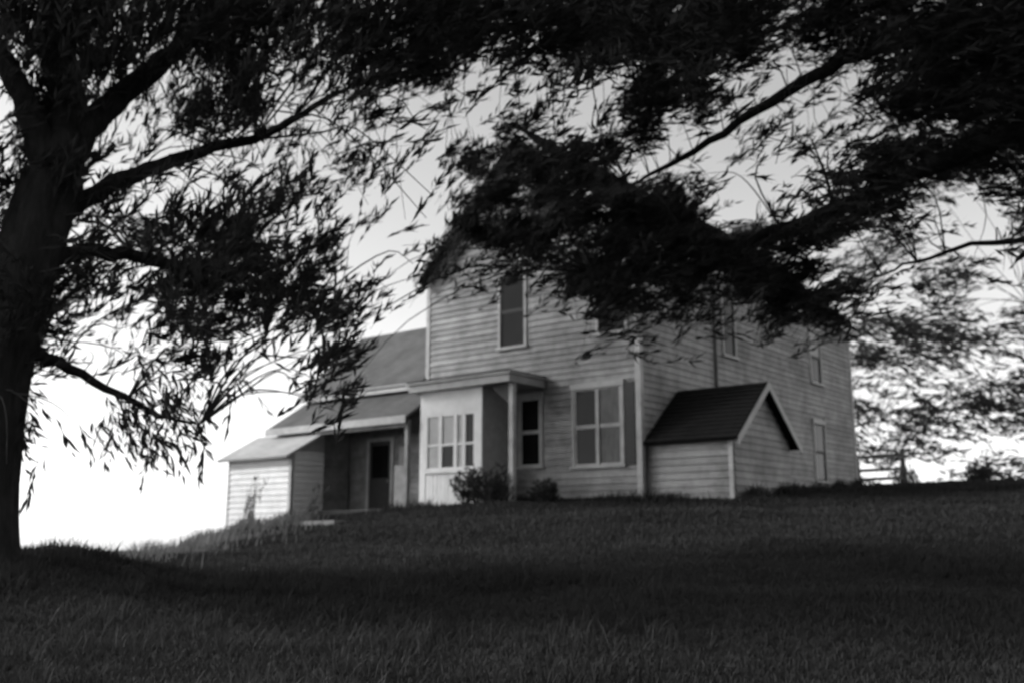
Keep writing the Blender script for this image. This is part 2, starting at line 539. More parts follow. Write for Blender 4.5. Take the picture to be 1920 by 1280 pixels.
clapboards(entry, (cx1, cy0, 0), (0, 1, 0), (1, 0, 0), 0, cy1 - cy0, -.4, crz - .1, (), cs)
MB().box(cx1 - .07, cx1 + .036, cy0 - .038, cy0 - .002, -.5, cwz - .03).build('corner_board', M['trim'], entry)
mb = MB()
cpitch = math.atan2(crz - cwz, cmid - cy0)
oe = .22
for sg in (-1, 1):
    ya = cmid + sg * (cmid - cy0 + oe * math.cos(cpitch)); za = cwz - oe * math.sin(cpitch) + .03
    th = .07
    ny_, nz_ = sg * math.sin(cpitch) * th, math.cos(cpitch) * th
    b4 = [(HW + .06, ya, za), (cx1 + .25, ya, za), (cx1 + .25, cmid, crz + .03), (HW + .06, cmid, crz + .03)]
    t4 = [(x, y + ny_, z + nz_) for (x, y, z) in b4]
    if sg > 0: b4, t4 = [b4[1], b4[0], b4[3], b4[2]], [t4[1], t4[0], t4[3], t4[2]]
    mb.hexa(b4, t4)
croof = mb.build('roof', M['shingle'], entry)
ya = cmid - (cmid - cy0 + oe * math.cos(cpitch)); za = cwz - oe * math.sin(cpitch) + .03
ny_, nz_ = -math.sin(cpitch) * .07, math.cos(cpitch) * .07
shingles('shingles', entry, ya + ny_, za + nz_, cmid + ny_, crz + .03 + nz_, HW + .06, cx1 + .25, .18, .28, 'shingle', True)
for sg in (-1, 1):
    ya = cmid + sg * (cmid - cy0 + oe * math.cos(cpitch)); za = cwz - oe * math.sin(cpitch) + .03
    xa, xb = cx1 + .253, cx1 + .28
    b4 = [(xb, ya, za - .12), (xb, cmid, crz - .10), (xa, cmid, crz - .10), (xa, ya, za - .12)]
    t4 = [(xb, ya, za + .07), (xb, cmid, crz + .10), (xa, cmid, crz + .10), (xa, ya, za + .07)]
    if sg < 0: pass
    else: b4, t4 = [b4[1], b4[0], b4[3], b4[2]], [t4[1], t4[0], t4[3], t4[2]]
    MB().hexa(b4, t4).build('rake_board', M['trim'], entry)

# ---- enclosed entry porch with a flat cornice on the gable front
px0, px1, pxr, pyd, pz = 1.05, 3.22, 4.35, -1.3, 3.0
porch = MB().box(px0, px1, pyd, -.04, -.7, pz).build('entry_porch', M['core'], house)
porch['label'] = 'enclosed white entry porch with board wainscot and sash windows'
MB().box(px0 - .25, pxr, pyd - .3, -.06, pz + .002, pz + .20).build('roof', M['trim'], porch)
MB().box(px0 - .32, pxr + .07, pyd - .37, -.06, pz + .202, pz + .25).build('cornice', M['trim'], porch)
MB().box(px0 - .3, pxr + .05, pyd - .35, -.05, pz + .252, pz + .29).build('roofing', M['shingle'], porch)
MB().box(px0 - .02, px1 + .02, pyd - .045, pyd - .002, pz - .62, pz).build('frieze_board', M['lit_paint'], porch)
MB().box(px0 - .02, px0 + .2, pyd - .052, pyd - .002, -.5, pz - .622).build('corner_board', M['lit_paint'], porch)
MB().box(px1 - .2, px1 + .02, pyd - .052, pyd - .002, -.5, pz - .622).build('corner_board', M['lit_paint'], porch)
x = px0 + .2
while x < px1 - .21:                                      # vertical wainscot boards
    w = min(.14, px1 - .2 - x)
    MB().box(x + .004, x + w - .004, pyd - .03 - random.uniform(0, .008), pyd - .002, -.5, .78).build('board', M['lit_paint'], porch)
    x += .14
MB().box(px0 + .2, px1 - .2, pyd - .09, pyd - .002, .782, .86).build('sill', M['lit_paint'], porch)
OP, TP, NP_ = (0, pyd, 0), (1, 0, 0), (0, -1, 0)
# joined porch lights: casing posts, sash rails and panes
xs = [px0 + .2, 1.78, 2.32, 2.62, px1 - .2]
for k in range(4):
    a, b = xs[k], xs[k + 1]
    sa = MB()
    sa.box(a + .002, a + .06, pyd - .05, pyd - .002, .862, pz - .622)
    sa.box(b - .06, b - .002, pyd - .05, pyd - .002, .862, pz - .622)
    sa.box(a + .061, b - .061, pyd - .045, pyd - .002, .862, .93)
    sa.box(a + .061, b - .061, pyd - .045, pyd - .002, pz - .70, pz - .622)
    sa.box(a + .061, b - .061, pyd - .045, pyd - .002, 1.50, 1.56)
    sa.build('sash', M['lit_paint'], porch)
    up_key, low_key = [('blind_glare', 'trim'), ('blind_glare', 'glass'), ('blind_glare', 'blind_glare'), ('glass', 'glass')][k]
    MB().box(a + .061, b - .061, pyd - .016, pyd - .002, .932, 1.498).build('pane', M[low_key], porch)
    MB().box(a + .061, b - .061, pyd - .016, pyd - .002, 1.562, pz - .702).build('pane', M[up_key], porch)
# open end of the porch roof: post and bracket
MB().box(4.14, 4.28, pyd - .05, pyd + .09, -.7, pz).build('post', M['trim'], porch)
mb = MB()
mb.hexa([(3.6, pyd - .02, pz - .12), (4.138, pyd - .02, pz - .55), (4.138, pyd + .06, pz - .55), (3.6, pyd + .06, pz - .12)],
        [(3.6, pyd - .02, pz - .002), (4.138, pyd - .02, pz - .002), (4.138, pyd + .06, pz - .002), (3.6, pyd + .06, pz - .002)])
mb.build('bracket', M['dark_paint'], porch)

# ---- kitchen wing on the far corner with a recessed porch
kx0, kx1, kyd, keave, kridge = -5.3, -.04, 5.0, 3.62, 5.85
mb = MB()
mb.poly([(kx0, 0, -1.2), (kx1, 0, -1.2), (kx1, kyd, -1.2), (kx0, kyd, -1.2), (kx0, 0, keave), (kx1, 0, keave), (kx1, kyd, keave), (kx0, kyd, keave),
         (kx0, kyd / 2, kridge), (kx1, kyd / 2, kridge)],
        [(0, 1, 5, 4), (1, 2, 6, 9, 5), (2, 3, 7, 6), (3, 0, 4, 8, 7), (4, 5, 9, 8), (6, 7, 8, 9), (3, 2, 1, 0)])
wing = mb.build('kitchen_wing', M['paint'], house)
wing['label'] = 'one-storey kitchen wing with a grey roof and a dark recessed porch'
mb = MB()
kp = math.atan2(kridge - keave, kyd / 2)
for sg in (-1, 1):
    ya = kyd / 2 + sg * (kyd / 2 + .3 * math.cos(kp)); za = keave - .3 * math.sin(kp) + .03
    th = .09
    ny_, nz_ = sg * math.sin(kp) * th, math.cos(kp) * th
    b4 = [(kx0 - .25, ya, za), (kx1, ya, za), (kx1, kyd / 2, kridge + .03), (kx0 - .25, kyd / 2, kridge + .03)]
    t4 = [(x, y + ny_, z + nz_) for (x, y, z) in b4]
    if sg > 0: b4, t4 = [b4[1], b4[0], b4[3], b4[2]], [t4[1], t4[0], t4[3], t4[2]]
    mb.hexa(b4, t4)
mb.build('roof', M['tin'], wing)
ya = -.3 * math.cos(kp); za = keave - .3 * math.sin(kp) + .03
MB().box(kx0 - .25, kx1, ya - .03, ya - .003, za - .08, za + .13).build('eave_board', M['trim'], wing)
# lean-to porch roof
pe_y, pe_z, pt_z = -1.55, 2.32, 3.28
b4 = [(kx0 - .1, pe_y, pe_z), (.70, pe_y, pe_z), (.70, -.04, pt_z), (kx0 - .1, -.04, pt_z)]
t4 = [(x, y - .03, z + .07) for (x, y, z) in b4]
MB().hexa(b4, t4).build('porch_roof', M['tin'], wing)
MB().box(kx0 - .1, .70, pe_y - .065, pe_y - .035, pe_z - .12, pe_z + .09).build('eave_board', M['trim'], wing)
MB().box(-3.2, .68, pe_y + .06, pe_y + .2, pe_z - .22, pe_z - .02).build('beam', M['paint'], wing)
# block at the wing's outer end, below the same roof
blk = MB()
blk.hexa([(kx0, -1.2, -1.2), (-3.25, -1.2, -1.2), (-3.25, -.04, -1.2), (kx0, -.04, -1.2)],
         [(kx0, -1.2, 2.46), (-3.25, -1.2, 2.46), (-3.25, -.04, 3.16), (kx0, -.04, 3.16)])
blk.build('storeroom_wall', M['core'], wing)
clapboards(wing, (kx0, -1.2, 0), (1, 0, 0), (0, -1, 0), 0, -3.25 - kx0 - .08, -1.0, 2.40)
clapboards(wing, (-3.25, -1.2, 0), (0, 1, 0), (1, 0, 0), .06, 1.12, -1.0, 2.40, (), None, 'shaded_board')
MB().box(-3.33, -3.214, -1.238, -1.202, -1.1, 2.38).build('corner_board', M['trim'], wing)
clapboards(wing, (0, 0, 0), (1, 0, 0), (0, -1, 0), -3.15, -.1, -.35, 3.0, [(-2.42, -1.28, -.5, 2.06)], None, 'shaded_board')
MB().box(-3.2, .7, -1.45, -.05, -.55, -.12).build('porch_floor', M['oldwood'], wing)
# kitchen door, dark glass in the upper half
dr = MB().box(-2.30, -1.40, -.05, -.003, -.1, 1.95).build('door', M['dark_paint'], wing)
df = MB()
df.box(-2.42, -2.302, -.075, -.003, -.1, 2.06); df.box(-1.398, -1.28, -.075, -.003, -.1, 2.06); df.box(-2.302, -1.398, -.075, -.003, 1.952, 2.06)
df.build('door_frame', M['trim'], wing)
MB().box(-2.2, -1.5, -.058, -.052, .85, 1.82).build('door_pane', M['glass'], wing)
MB().box(-1.49, -1.44, -.11, -.052, .72, .78).build('door_handle', M['metal'], wing)
MB().box(-1.05, -.62, -.055, -.003, .55, 1.75).build('screen_panel', M['trim'], wing)
for xx in (.55,):
    MB().box(xx, xx + .11, -1.46, -1.35, -.5, pe_z - .222).build('post', M['paint'], wing)
MB().box(.16, .545, -1.44, -1.37, -.1, 1.05).build('railing_panel', M['paint'], wing)

# ---- lean-to woodshed in front of the storeroom, lit from the open side
sx0, sx1, sy0, sy1, sze = -5.95, -3.02, -2.45, -1.245, 1.48
ws = MB()
ws.hexa([(sx0, sy0, -1.6), (sx1, sy0, -1.6), (sx1, sy1, -1.6), (sx0, sy1, -1.6)],
        [(sx0, sy0, sze), (sx1, sy0, sze), (sx1, sy1, sze + .66), (sx0, sy1, sze + .66)])
shed = ws.build('woodshed', M['core'], house)
shed['label'] = 'bright lean-to woodshed at the outer end of the wing'
clapboards(shed, (sx0, sy0, 0), (1, 0, 0), (0, -1, 0), .08, sx1 - sx0 - .08, -1.4, sze - .02, (), None, 'lit_paint')
clapboards(shed, (sx1, sy0, 0), (0, 1, 0), (1, 0, 0), .08, sy1 - sy0 - .02, -1.4, sze + .1, (), None, 'lit_paint')
for xx in (sx0 - .03, sx1 - .08):
    MB().box(xx, xx + .115, sy0 - .04, sy0 - .002, -1.5, sze - .03).build('corner_board', M['trim'], shed)
b4 = [(sx0 - .25, sy0 - .28, sze - .13), (sx1 + .12, sy0 - .28, sze - .13), (sx1 + .12, sy1, sze + .69), (sx0 - .25, sy1, sze + .69)]
MB().hexa(b4, [(x, y - .03, z + .06) for (x, y, z) in b4]).build('roof', M['pale_tin'], shed)

# ------------------------------------------------------------------ small things on the lawn
def gz(x, y): return float(ground_z(x, y))


slab = MB()
sxx, syy = -4.42, 24.0
z0 = gz(sxx, syy)
pts = [(-.55, -.26), (.5, -.3), (.58, .22), (-.48, .28)]
slab.hexa([(a * 1.02, b * 1.02, -.5) for a, b in pts], [(a, b, .13 + .02 * math.sin(a * 5)) for a, b in pts])
o = slab.build('step_stone', M['stone'])
o.location = (sxx, syy, z0 - .03); o.rotation_euler = (0, 0, R(-30))
tag(o, 'pale flat stone slab lying in the grass before the dark porch', 'stone')

# rail fence beyond the far house corner
fence = empty('rail_fence', (12.9, 37.6, gz(12.9, 37.6)))
tag(fence, 'short wooden rail fence beside the far corner of the farmhouse', 'fence')
fx1 = 1.95
zb = gz(12.9 + fx1, 38.0) - gz(12.9, 37.6)
for (x_, y_, h_, r_) in ((0.1, .0, 1.2, .07), (fx1, .4, 1.42, .10)):
    zz = gz(12.9 + x_, 37.6 + y_) - fence.location.z
    mb = MB(); mb.tube([(x_, y_, zz - .3), (x_ + .01, y_, zz + h_ * .5), (x_ - .01, y_, zz + h_)], [r_, r_ * .95, r_ * .85], 10, .08)
    mb.build('post', M['oldwood'], fence, True)
for k, hh in enumerate((.28, .62, 1.12)):
    mb = MB()
    y0_ = -.03
    dz = random.uniform(-.03, .03)
    mb.hexa([(-.1, y0_ - .025, hh), (fx1 + .12, y0_ + .375, hh + zb + dz), (fx1 + .12, y0_ + .42, hh + zb + dz), (-.1, y0_ + .02, hh)],
            [(-.1, y0_ - .025, hh + .12), (fx1 + .12, y0_ + .375, hh + zb + dz + .11), (fx1 + .12, y0_ + .42, hh + zb + dz + .11), (-.1, y0_ + .02, hh + .12)])
    mb.build('rail', M['oldwood'], fence)


# ------------------------------------------------------------------ foliage
def unit(a):
    return a / np.maximum(np.linalg.norm(a, axis=-1, keepdims=True), 1e-9)


def leaf_quads(base, d, nrm, ln, wd):
    side = unit(np.cross(d, nrm))
    n2 = np.cross(side, d)
    k = len(base)
    ln = ln[:, None]; wd = wd[:, None]
    p0 = base
    p1 = base + d * ln * .42 + side * wd * .5 + n2 * wd * .18
    p2 = base + d * ln - n2 * ln * .12
    p3 = base + d * ln * .42 - side * wd * .5 + n2 * wd * .18
    v = np.stack([p0, p1, p2, p3], 1).reshape(-1, 3)
    return v, np.arange(k * 4).reshape(k, 4)


def foliage(clumps, leaf_len, leaf_w, per_spray=13, spray_len=(.35, .75), spread=.33, dense=1.0):
    """clumps (x, y, z, radius, dx, dy, dz, leaf area): sprays of narrow leaves swept along the clump's own direction"""
    B, D, LN, WD = [], [], [], []
    stems = []
    for (cx, cy, cz, r, dx, dy, dz, area) in clumps:
        nl = dense * area / (leaf_len * leaf_w * .5)
        ns = max(1, int(round(nl / per_spray)))
        c = np.array((cx, cy, cz)); d0 = np.array((dx, dy, dz))
        p = unit(rng.normal(size=(ns, 3))) * (rng.random((ns, 1)) ** .45) * r * 1.25
        sd = unit(d0 + rng.normal(size=(ns, 3)) * spread * .6)
        L = rng.uniform(*spray_len, size=ns)
        for i in range(ns):
            t = rng.random(per_spray)
            side = unit(np.cross(sd[i], rng.normal(size=3)))
            bend = np.array((0, 0, -1.0)) * .10
            s0 = c + p[i] - sd[i] * L[i] * .5
            pos = s0 + sd[i] * (t * L[i])[:, None] + bend * (t[:, None] ** 2) * L[i] * 2
            sg = np.where(rng.random(per_spray) < .5, -1, 1)[:, None]
            ld = unit(sd[i] + side * sg * rng.uniform(.1, .75, (per_spray, 1)) + rng.normal(size=(per_spray, 3)) * spread * .5 + bend)
            B.append(pos); D.append(ld)
            LN.append(leaf_len * rng.uniform(.6, 1.35, per_spray)); WD.append(leaf_w * rng.uniform(.65, 1.3, per_spray))
            stems.append((s0, s0 + sd[i] * L[i] + bend * L[i] * 2))
    B = np.concatenate(B); D = np.concatenate(D); LN = np.concatenate(LN); WD = np.concatenate(WD)
    nr = unit(rng.normal(size=B.shape))
    v, q = leaf_quads(B, D, nr, LN, WD)
    return v, q, stems


def stem_mesh(stems, r0, r1):
    a = np.array([s[0] for s in stems]); b = np.array([s[1] for s in stems])
    d = unit(b - a)
    s = unit(np.cross(d, np.array((.31, .52, .8))))
    u = np.cross(d, s)
    vs = []
    for (p, r) in ((a, r0), (b, r1)):
        for k in range(3):
            th = 2 * math.pi * k / 3
            vs.append(p + (s * math.cos(th) + u * math.sin(th)) * r)
    v = np.stack(vs, 1)
    n = len(a)
    base = np.arange(n)[:, None] * 6
    q = np.concatenate([base + np.array([k, (k + 1) % 3, 3 + (k + 1) % 3, 3 + k]) for k in range(3)], 0)
    return v.reshape(-1, 3), q


def tree(name, label, trunk, limbs, clumps, leaf, width, group=None, leaf_mat='leaf', branch_r=.022, spray=(.4, .95), per=13, dense=2.7, spread=.33):
    x, y, z = trunk[0][0], trunk[0][1], gz(trunk[0][0], trunk[0][1])
    root = empty(name, (x, y, z))
    tag(root, label, 'tree', group)
    off = np.array((x, y, z))
    sp = spline(trunk, 6)
    MB().tube([p[:3] - off for p in sp], [p[3] for p in sp], 28, .12).build('trunk', M['bark'], root, True)
    nodes = [sp[len(sp) // 2:]]
    for lm in limbs:
        s = spline(lm, 6)
        s[1:, :3] += rng.normal(size=(len(s) - 1, 3)) * .018
        MB().tube([p[:3] - off for p in s], np.maximum(s[:, 3], .008), 10, .08).build('limb', M['bark'], root, True)
        nodes.append(s)
    nodes = np.vstack(nodes)[:, :3]
    br = MB()
    for c in clumps:
        p = np.array(c[:3])
        w = np.linalg.norm(nodes - p, axis=1)
        i = int(np.argmin(w))
        if w[i] < .15: continue
        a = nodes[i]
        m1 = a * .65 + p * .35 + np.array((0, 0, .12 * w[i])) + rng.normal(size=3) * .035 * w[i]
        m2 = a * .3 + p * .7 + np.array((0, 0, .10 * w[i])) + rng.normal(size=3) * .035 * w[i]
        r = branch_r * (.5 + .28 * min(w[i], 4))
        bs = spline([(*a, r), (*m1, r * .75), (*m2, r * .5), (*p, r * .25)], 3)
        br.tube([t_[:3] - off for t_ in bs], np.maximum(bs[:, 3], .003), 5)
    if br.v: br.build('branches', M['twig'], root, True)['kind'] = 'stuff'
    v, q, stems = foliage(clumps, leaf, width, per_spray=per, spray_len=spray, dense=dense, spread=spread)
    np_mesh('crown', v - off, q, M[leaf_mat], root)
    sv, sq = stem_mesh(stems, branch_r * .22, branch_r * .1)
    np_mesh('twigs', sv - off, sq, M['twig'], root)['kind'] = 'stuff'
    return root


T1 = [
 (-7.6,13.8,9.3,0.29,0.2,-0.3,0.9,0.02),(-5.7,10.8,7.8,0.23,0.1,0.5,0.9,0.04),(-6.3,12.7,8.8,0.26,0.2,0.1,1.0,0.11),
 (-4.6,9.6,7.1,0.22,0.2,0.1,1.0,0.06),(-4.8,10.7,7.7,0.21,0.0,-0.2,1.0,0.06),(-6.0,14.3,9.7,0.21,0.0,-0.3,1.0,0.09),
 (-4.7,12.3,8.6,0.27,0.1,-0.3,0.9,0.02),(-4.5,12.9,8.8,0.25,0.2,0.0,1.0,0.04),(-4.0,12.2,8.5,0.21,0.2,-0.1,1.0,0.09),
 (-3.9,13.1,8.9,0.25,-0.0,-0.1,1.0,0.12),(-3.3,12.1,8.5,0.30,-0.1,0.1,1.0,0.10),(-2.4,13.1,9.0,0.23,0.7,0.3,0.6,0.29),
 (-1.6,9.6,6.9,0.25,0.6,0.6,0.5,0.05),(-1.6,11.6,8.3,0.22,0.8,0.2,0.6,0.07),(-0.9,9.9,7.3,0.24,0.7,0.2,0.7,0.06),
 (-7.6,13.8,9.1,0.21,0.3,-0.2,0.9,0.02),(-7.3,14.0,9.1,0.28,0.1,-0.3,0.9,0.04),(-6.8,13.5,8.9,0.27,0.2,-0.3,0.9,0.10),
 (-6.3,13.6,8.9,0.28,0.2,-0.0,1.0,0.11),(-6.4,14.5,9.5,0.23,0.2,0.5,0.9,0.11),(-4.0,9.5,6.8,0.21,0.2,-0.2,1.0,0.04),
 (-5.3,13.5,8.9,0.25,0.0,-0.1,1.0,0.02),(-4.4,12.7,8.3,0.21,0.4,0.2,0.9,0.02),(-4.5,14.0,9.1,0.27,0.2,-0.4,0.9,0.10),
 (-3.3,11.5,7.8,0.26,0.2,0.2,1.0,0.14),(-3.1,12.0,8.1,0.27,-0.0,0.2,1.0,0.05),(-1.7,9.6,6.7,0.21,0.7,0.2,0.7,0.15),
 (-2.1,14.0,9.2,0.21,0.6,-0.1,0.8,0.33),(-1.5,10.5,7.3,0.21,0.6,-0.1,0.8,0.09),(-1.1,10.0,7.0,0.25,0.5,0.2,0.8,0.17),
 (-1.2,12.6,8.3,0.26,0.5,-0.3,0.8,0.27),(-0.7,12.7,8.5,0.28,0.6,0.1,0.8,0.14),(-0.6,13.9,9.1,0.21,0.7,0.1,0.7,0.40),
 (-6.0,10.9,7.3,0.28,0.3,-0.2,0.9,0.04),(-5.5,10.6,7.0,0.25,0.2,-0.1,1.0,0.01),(-7.1,14.3,8.9,0.22,0.2,0.2,1.0,0.08),
 (-5.8,12.3,7.9,0.29,0.2,-0.4,0.9,0.16),(-6.3,14.1,8.7,0.24,0.1,0.2,1.0,0.21),(-6.0,14.3,8.8,0.26,0.0,-0.2,1.0,0.16),
 (-5.5,14.0,8.8,0.25,-0.0,0.4,0.9,0.02),(-3.8,10.5,7.0,0.21,0.2,-0.4,0.9,0.01),(-4.4,13.1,8.4,0.22,0.3,-0.0,1.0,0.06),
 (-3.8,12.0,7.8,0.24,0.3,-0.4,0.8,0.07),(-3.6,12.3,7.8,0.23,0.1,0.7,0.7,0.16),(-3.1,11.3,7.4,0.28,0.1,-0.6,0.8,0.11),
 (-2.3,12.9,8.1,0.20,0.8,0.0,0.6,0.04),(-1.5,9.6,6.5,0.22,0.6,-0.2,0.7,0.13),(-1.8,13.5,8.4,0.22,0.8,0.0,0.6,0.30),
 (-1.1,10.9,7.1,0.22,0.8,0.3,0.6,0.20),(-1.3,14.4,8.8,0.28,0.6,-0.5,0.6,0.35),(-0.7,13.1,8.4,0.24,0.6,-0.2,0.8,0.14),
 (1.0,12.8,8.2,0.23,0.7,0.3,0.6,0.20),(-7.5,13.6,8.2,0.29,0.1,0.3,0.9,0.04),(-5.4,10.4,6.6,0.21,0.2,-0.4,0.9,0.02),
 (-4.8,9.8,6.4,0.24,0.2,0.2,1.0,0.05),(-4.6,9.9,6.4,0.21,0.1,-0.3,0.9,0.10),(-6.2,14.2,8.4,0.27,-0.0,0.2,1.0,0.06),
 (-5.7,13.7,8.3,0.29,0.2,0.1,1.0,0.05),(-4.4,11.3,7.1,0.24,0.2,-0.7,0.7,0.04),(-4.4,12.3,7.4,0.26,0.1,0.2,1.0,0.05),
 (-3.7,10.8,6.9,0.30,0.1,-0.2,1.0,0.03),(-3.8,12.6,7.7,0.23,0.3,-0.5,0.8,0.26),(-2.9,10.0,6.4,0.20,0.4,-0.3,0.8,0.17),
 (-3.1,12.1,7.5,0.25,0.2,-0.1,1.0,0.01),(-3.0,13.2,7.9,0.21,0.1,0.3,0.9,0.03),(-2.7,12.6,7.8,0.25,0.5,-0.2,0.8,0.02),
 (-2.5,13.0,8.0,0.21,0.6,0.2,0.8,0.01),(-1.9,13.3,8.1,0.20,0.7,-0.2,0.7,0.15),(-1.4,13.9,8.3,0.24,0.8,-0.2,0.6,0.05),
 (-1.2,13.2,8.1,0.27,0.6,0.1,0.8,0.17),(-0.6,10.6,6.7,0.23,0.7,-0.1,0.7,0.03),(0.7,9.6,6.3,0.23,0.7,-0.3,0.7,0.08),
 (-5.6,10.6,6.5,0.21,0.1,-0.3,0.9,0.02),(-6.5,12.6,7.2,0.26,0.2,0.5,0.8,0.31),(-5.2,10.5,6.5,0.20,0.1,-0.7,0.7,0.21),
 (-6.1,13.4,7.7,0.29,0.1,-0.3,0.9,0.10),(-6.5,14.7,8.2,0.29,0.2,-0.0,1.0,0.03),(-5.2,12.9,7.5,0.26,0.4,0.3,0.9,0.04),
 (-5.6,14.4,8.3,0.23,0.1,-0.2,1.0,0.05),(-5.3,14.8,8.3,0.23,0.1,-0.2,1.0,0.15),(-4.4,13.2,7.6,0.23,0.2,0.3,0.9,0.29),
 (-3.8,12.5,7.3,0.29,0.1,0.3,0.9,0.26),(-3.8,13.2,7.7,0.25,0.3,-0.1,0.9,0.29),(-3.1,11.6,6.9,0.28,0.0,-0.0,1.0,0.06),
 (-2.0,9.7,6.0,0.28,0.7,0.3,0.7,0.00),(-2.6,14.9,8.3,0.22,0.7,0.2,0.7,0.03),(-1.6,9.6,6.1,0.23,0.7,0.1,0.7,0.02),
 (-1.5,10.9,6.5,0.26,0.8,0.2,0.6,0.01),(-1.2,14.3,8.1,0.20,0.6,0.4,0.6,0.05),(-0.4,10.2,6.3,0.22,0.7,0.2,0.7,0.01),
 (-5.4,10.1,5.9,0.22,0.6,0.0,0.8,0.03),(-6.6,13.0,7.2,0.25,0.4,0.2,0.9,0.33),(-6.8,13.8,7.6,0.28,-0.1,0.3,1.0,0.37),
 (-5.8,12.7,7.1,0.22,0.3,-0.1,1.0,0.16),(-5.1,11.9,6.7,0.30,0.3,0.6,0.7,0.02),(-5.8,14.6,7.8,0.28,0.3,-0.2,0.9,0.02),
 (-4.9,12.7,7.0,0.28,0.2,0.2,1.0,0.02),(-4.2,11.6,6.6,0.22,0.5,-0.2,0.8,0.02),(-4.4,13.0,7.3,0.29,0.2,0.5,0.8,0.17),
 (-3.5,11.1,6.4,0.27,0.1,0.5,0.9,0.09),(-3.0,10.4,6.1,0.23,0.3,0.1,1.0,0.02),(-3.3,12.5,7.0,0.22,0.3,-0.4,0.8,0.01),
 (-3.0,12.5,6.9,0.26,0.6,0.0,0.8,0.04),(-2.4,11.5,6.6,0.29,0.6,-0.5,0.6,0.01),(-2.3,12.2,6.8,0.25,0.7,-0.3,0.7,0.02),
 (-2.0,12.2,6.9,0.23,0.8,-0.1,0.6,0.04),(-1.7,12.3,6.9,0.22,0.8,0.1,0.6,0.06),(-1.0,9.9,5.9,0.24,0.8,-0.0,0.6,0.03),
 (-6.6,12.4,6.6,0.27,0.5,-0.0,0.9,0.06),(-5.5,11.0,6.1,0.21,0.5,-0.0,0.9,0.24),(-5.9,12.5,6.6,0.24,0.5,-0.3,0.8,0.30),
 (-5.3,11.6,6.2,0.28,0.4,0.3,0.9,0.05),(-5.9,13.7,7.2,0.20,0.5,0.1,0.9,0.02),(-5.8,14.5,7.3,0.29,0.5,0.4,0.8,0.01),
 (-5.4,14.0,7.1,0.23,0.4,-0.0,0.9,0.01),(-4.4,12.3,6.6,0.24,0.5,-0.1,0.8,0.01),(-3.3,10.1,5.7,0.28,0.4,0.0,0.9,0.01),
 (-4.4,14.5,7.3,0.30,0.6,-0.1,0.8,0.03),(-3.5,12.4,6.6,0.20,0.5,-0.4,0.8,0.01),(-3.2,12.6,6.8,0.28,0.5,0.0,0.9,0.02),
 (-3.2,13.6,7.1,0.26,0.6,-0.1,0.8,0.04),(-2.3,10.7,5.9,0.29,0.5,0.2,0.8,0.02),(-2.7,14.6,7.4,0.25,0.6,0.3,0.7,0.06),
 (-2.2,13.8,7.1,0.28,0.5,-0.3,0.8,0.06),(-1.5,11.1,6.0,0.28,0.6,-0.3,0.8,0.04),(-5.8,10.9,5.7,0.23,0.3,-0.5,0.8,0.08),
 (-6.8,13.3,6.6,0.22,0.4,0.5,0.8,0.14),(-5.0,10.3,5.5,0.29,0.3,0.5,0.8,0.15),(-4.6,10.1,5.4,0.20,0.4,-0.4,0.8,0.11),
 (-6.1,14.4,6.9,0.26,0.7,-0.0,0.7,0.05),(-4.6,11.6,6.0,0.29,0.4,0.2,0.9,0.01),(-4.7,12.5,6.4,0.26,0.4,-0.5,0.7,0.01),
 (-5.0,14.0,6.8,0.29,0.4,0.2,0.9,0.01),(-4.3,12.9,6.5,0.25,0.5,0.2,0.8,0.01),(-3.3,10.7,5.6,0.22,0.6,0.6,0.6,0.02),
 (-3.1,10.9,5.6,0.25,0.5,-0.1,0.9,0.04),(-3.3,13.2,6.6,0.21,0.4,0.0,0.9,0.07),(-3.1,13.6,6.7,0.21,0.5,-0.0,0.8,0.06),
 (-3.0,14.0,6.9,0.27,0.6,-0.5,0.6,0.06),(-2.4,12.6,6.4,0.29,0.7,0.3,0.6,0.05),(-2.2,13.6,6.7,0.25,0.4,0.2,0.9,0.06),
 (-1.7,13.1,6.6,0.28,0.5,-0.3,0.8,0.03),(-6.6,12.5,5.9,0.23,0.4,0.3,0.9,0.23),(-7.1,14.0,6.6,0.21,0.4,-0.3,0.8,0.17),
 (-6.0,12.4,5.9,0.23,0.5,0.0,0.9,0.14),(-5.5,12.1,5.7,0.28,0.5,-0.2,0.8,0.02),(-4.7,11.0,5.4,0.28,0.3,-0.1,0.9,0.10),
 (-4.8,11.7,5.7,0.23,0.4,-0.5,0.7,0.05),(-3.7,9.8,5.0,0.27,0.5,0.1,0.8,0.04),(-4.2,12.1,5.9,0.21,0.5,-0.4,0.8,0.01),
 (-3.3,10.1,5.1,0.29,0.6,0.1,0.8,0.02),(-3.3,11.3,5.5,0.25,0.5,0.0,0.9,0.06),(-2.7,9.9,5.0,0.26,0.3,-0.1,1.0,0.09),
 (-3.1,12.4,5.9,0.23,0.4,0.3,0.9,0.14),(-2.5,11.1,5.5,0.21,0.4,-0.3,0.9,0.05),(-2.6,12.4,6.0,0.30,0.4,-0.6,0.7,0.02),
 (-2.7,14.8,6.9,0.24,0.6,0.4,0.6,0.02),(-1.8,11.9,5.7,0.20,0.4,-0.5,0.7,0.02),(-0.8,9.6,5.0,0.24,0.8,-0.0,0.6,0.01),
 (-7.2,13.8,6.1,0.28,0.4,0.1,0.9,0.28),(-6.6,13.4,6.0,0.24,0.5,0.3,0.8,0.26),(-6.7,14.3,6.4,0.28,0.5,-0.4,0.8,0.02),
 (-5.9,12.8,5.8,0.29,0.3,0.1,0.9,0.02),(-5.8,13.8,6.0,0.30,0.3,0.8,0.5,0.03),(-4.9,12.4,5.5,0.24,0.8,-0.1,0.6,0.08),
 (-4.8,12.8,5.6,0.23,1.0,-0.1,-0.2,0.24),(-3.8,10.7,5.1,0.20,0.4,-0.1,0.9,0.11),(-3.5,10.9,5.1,0.21,0.3,-0.1,0.9,0.17),
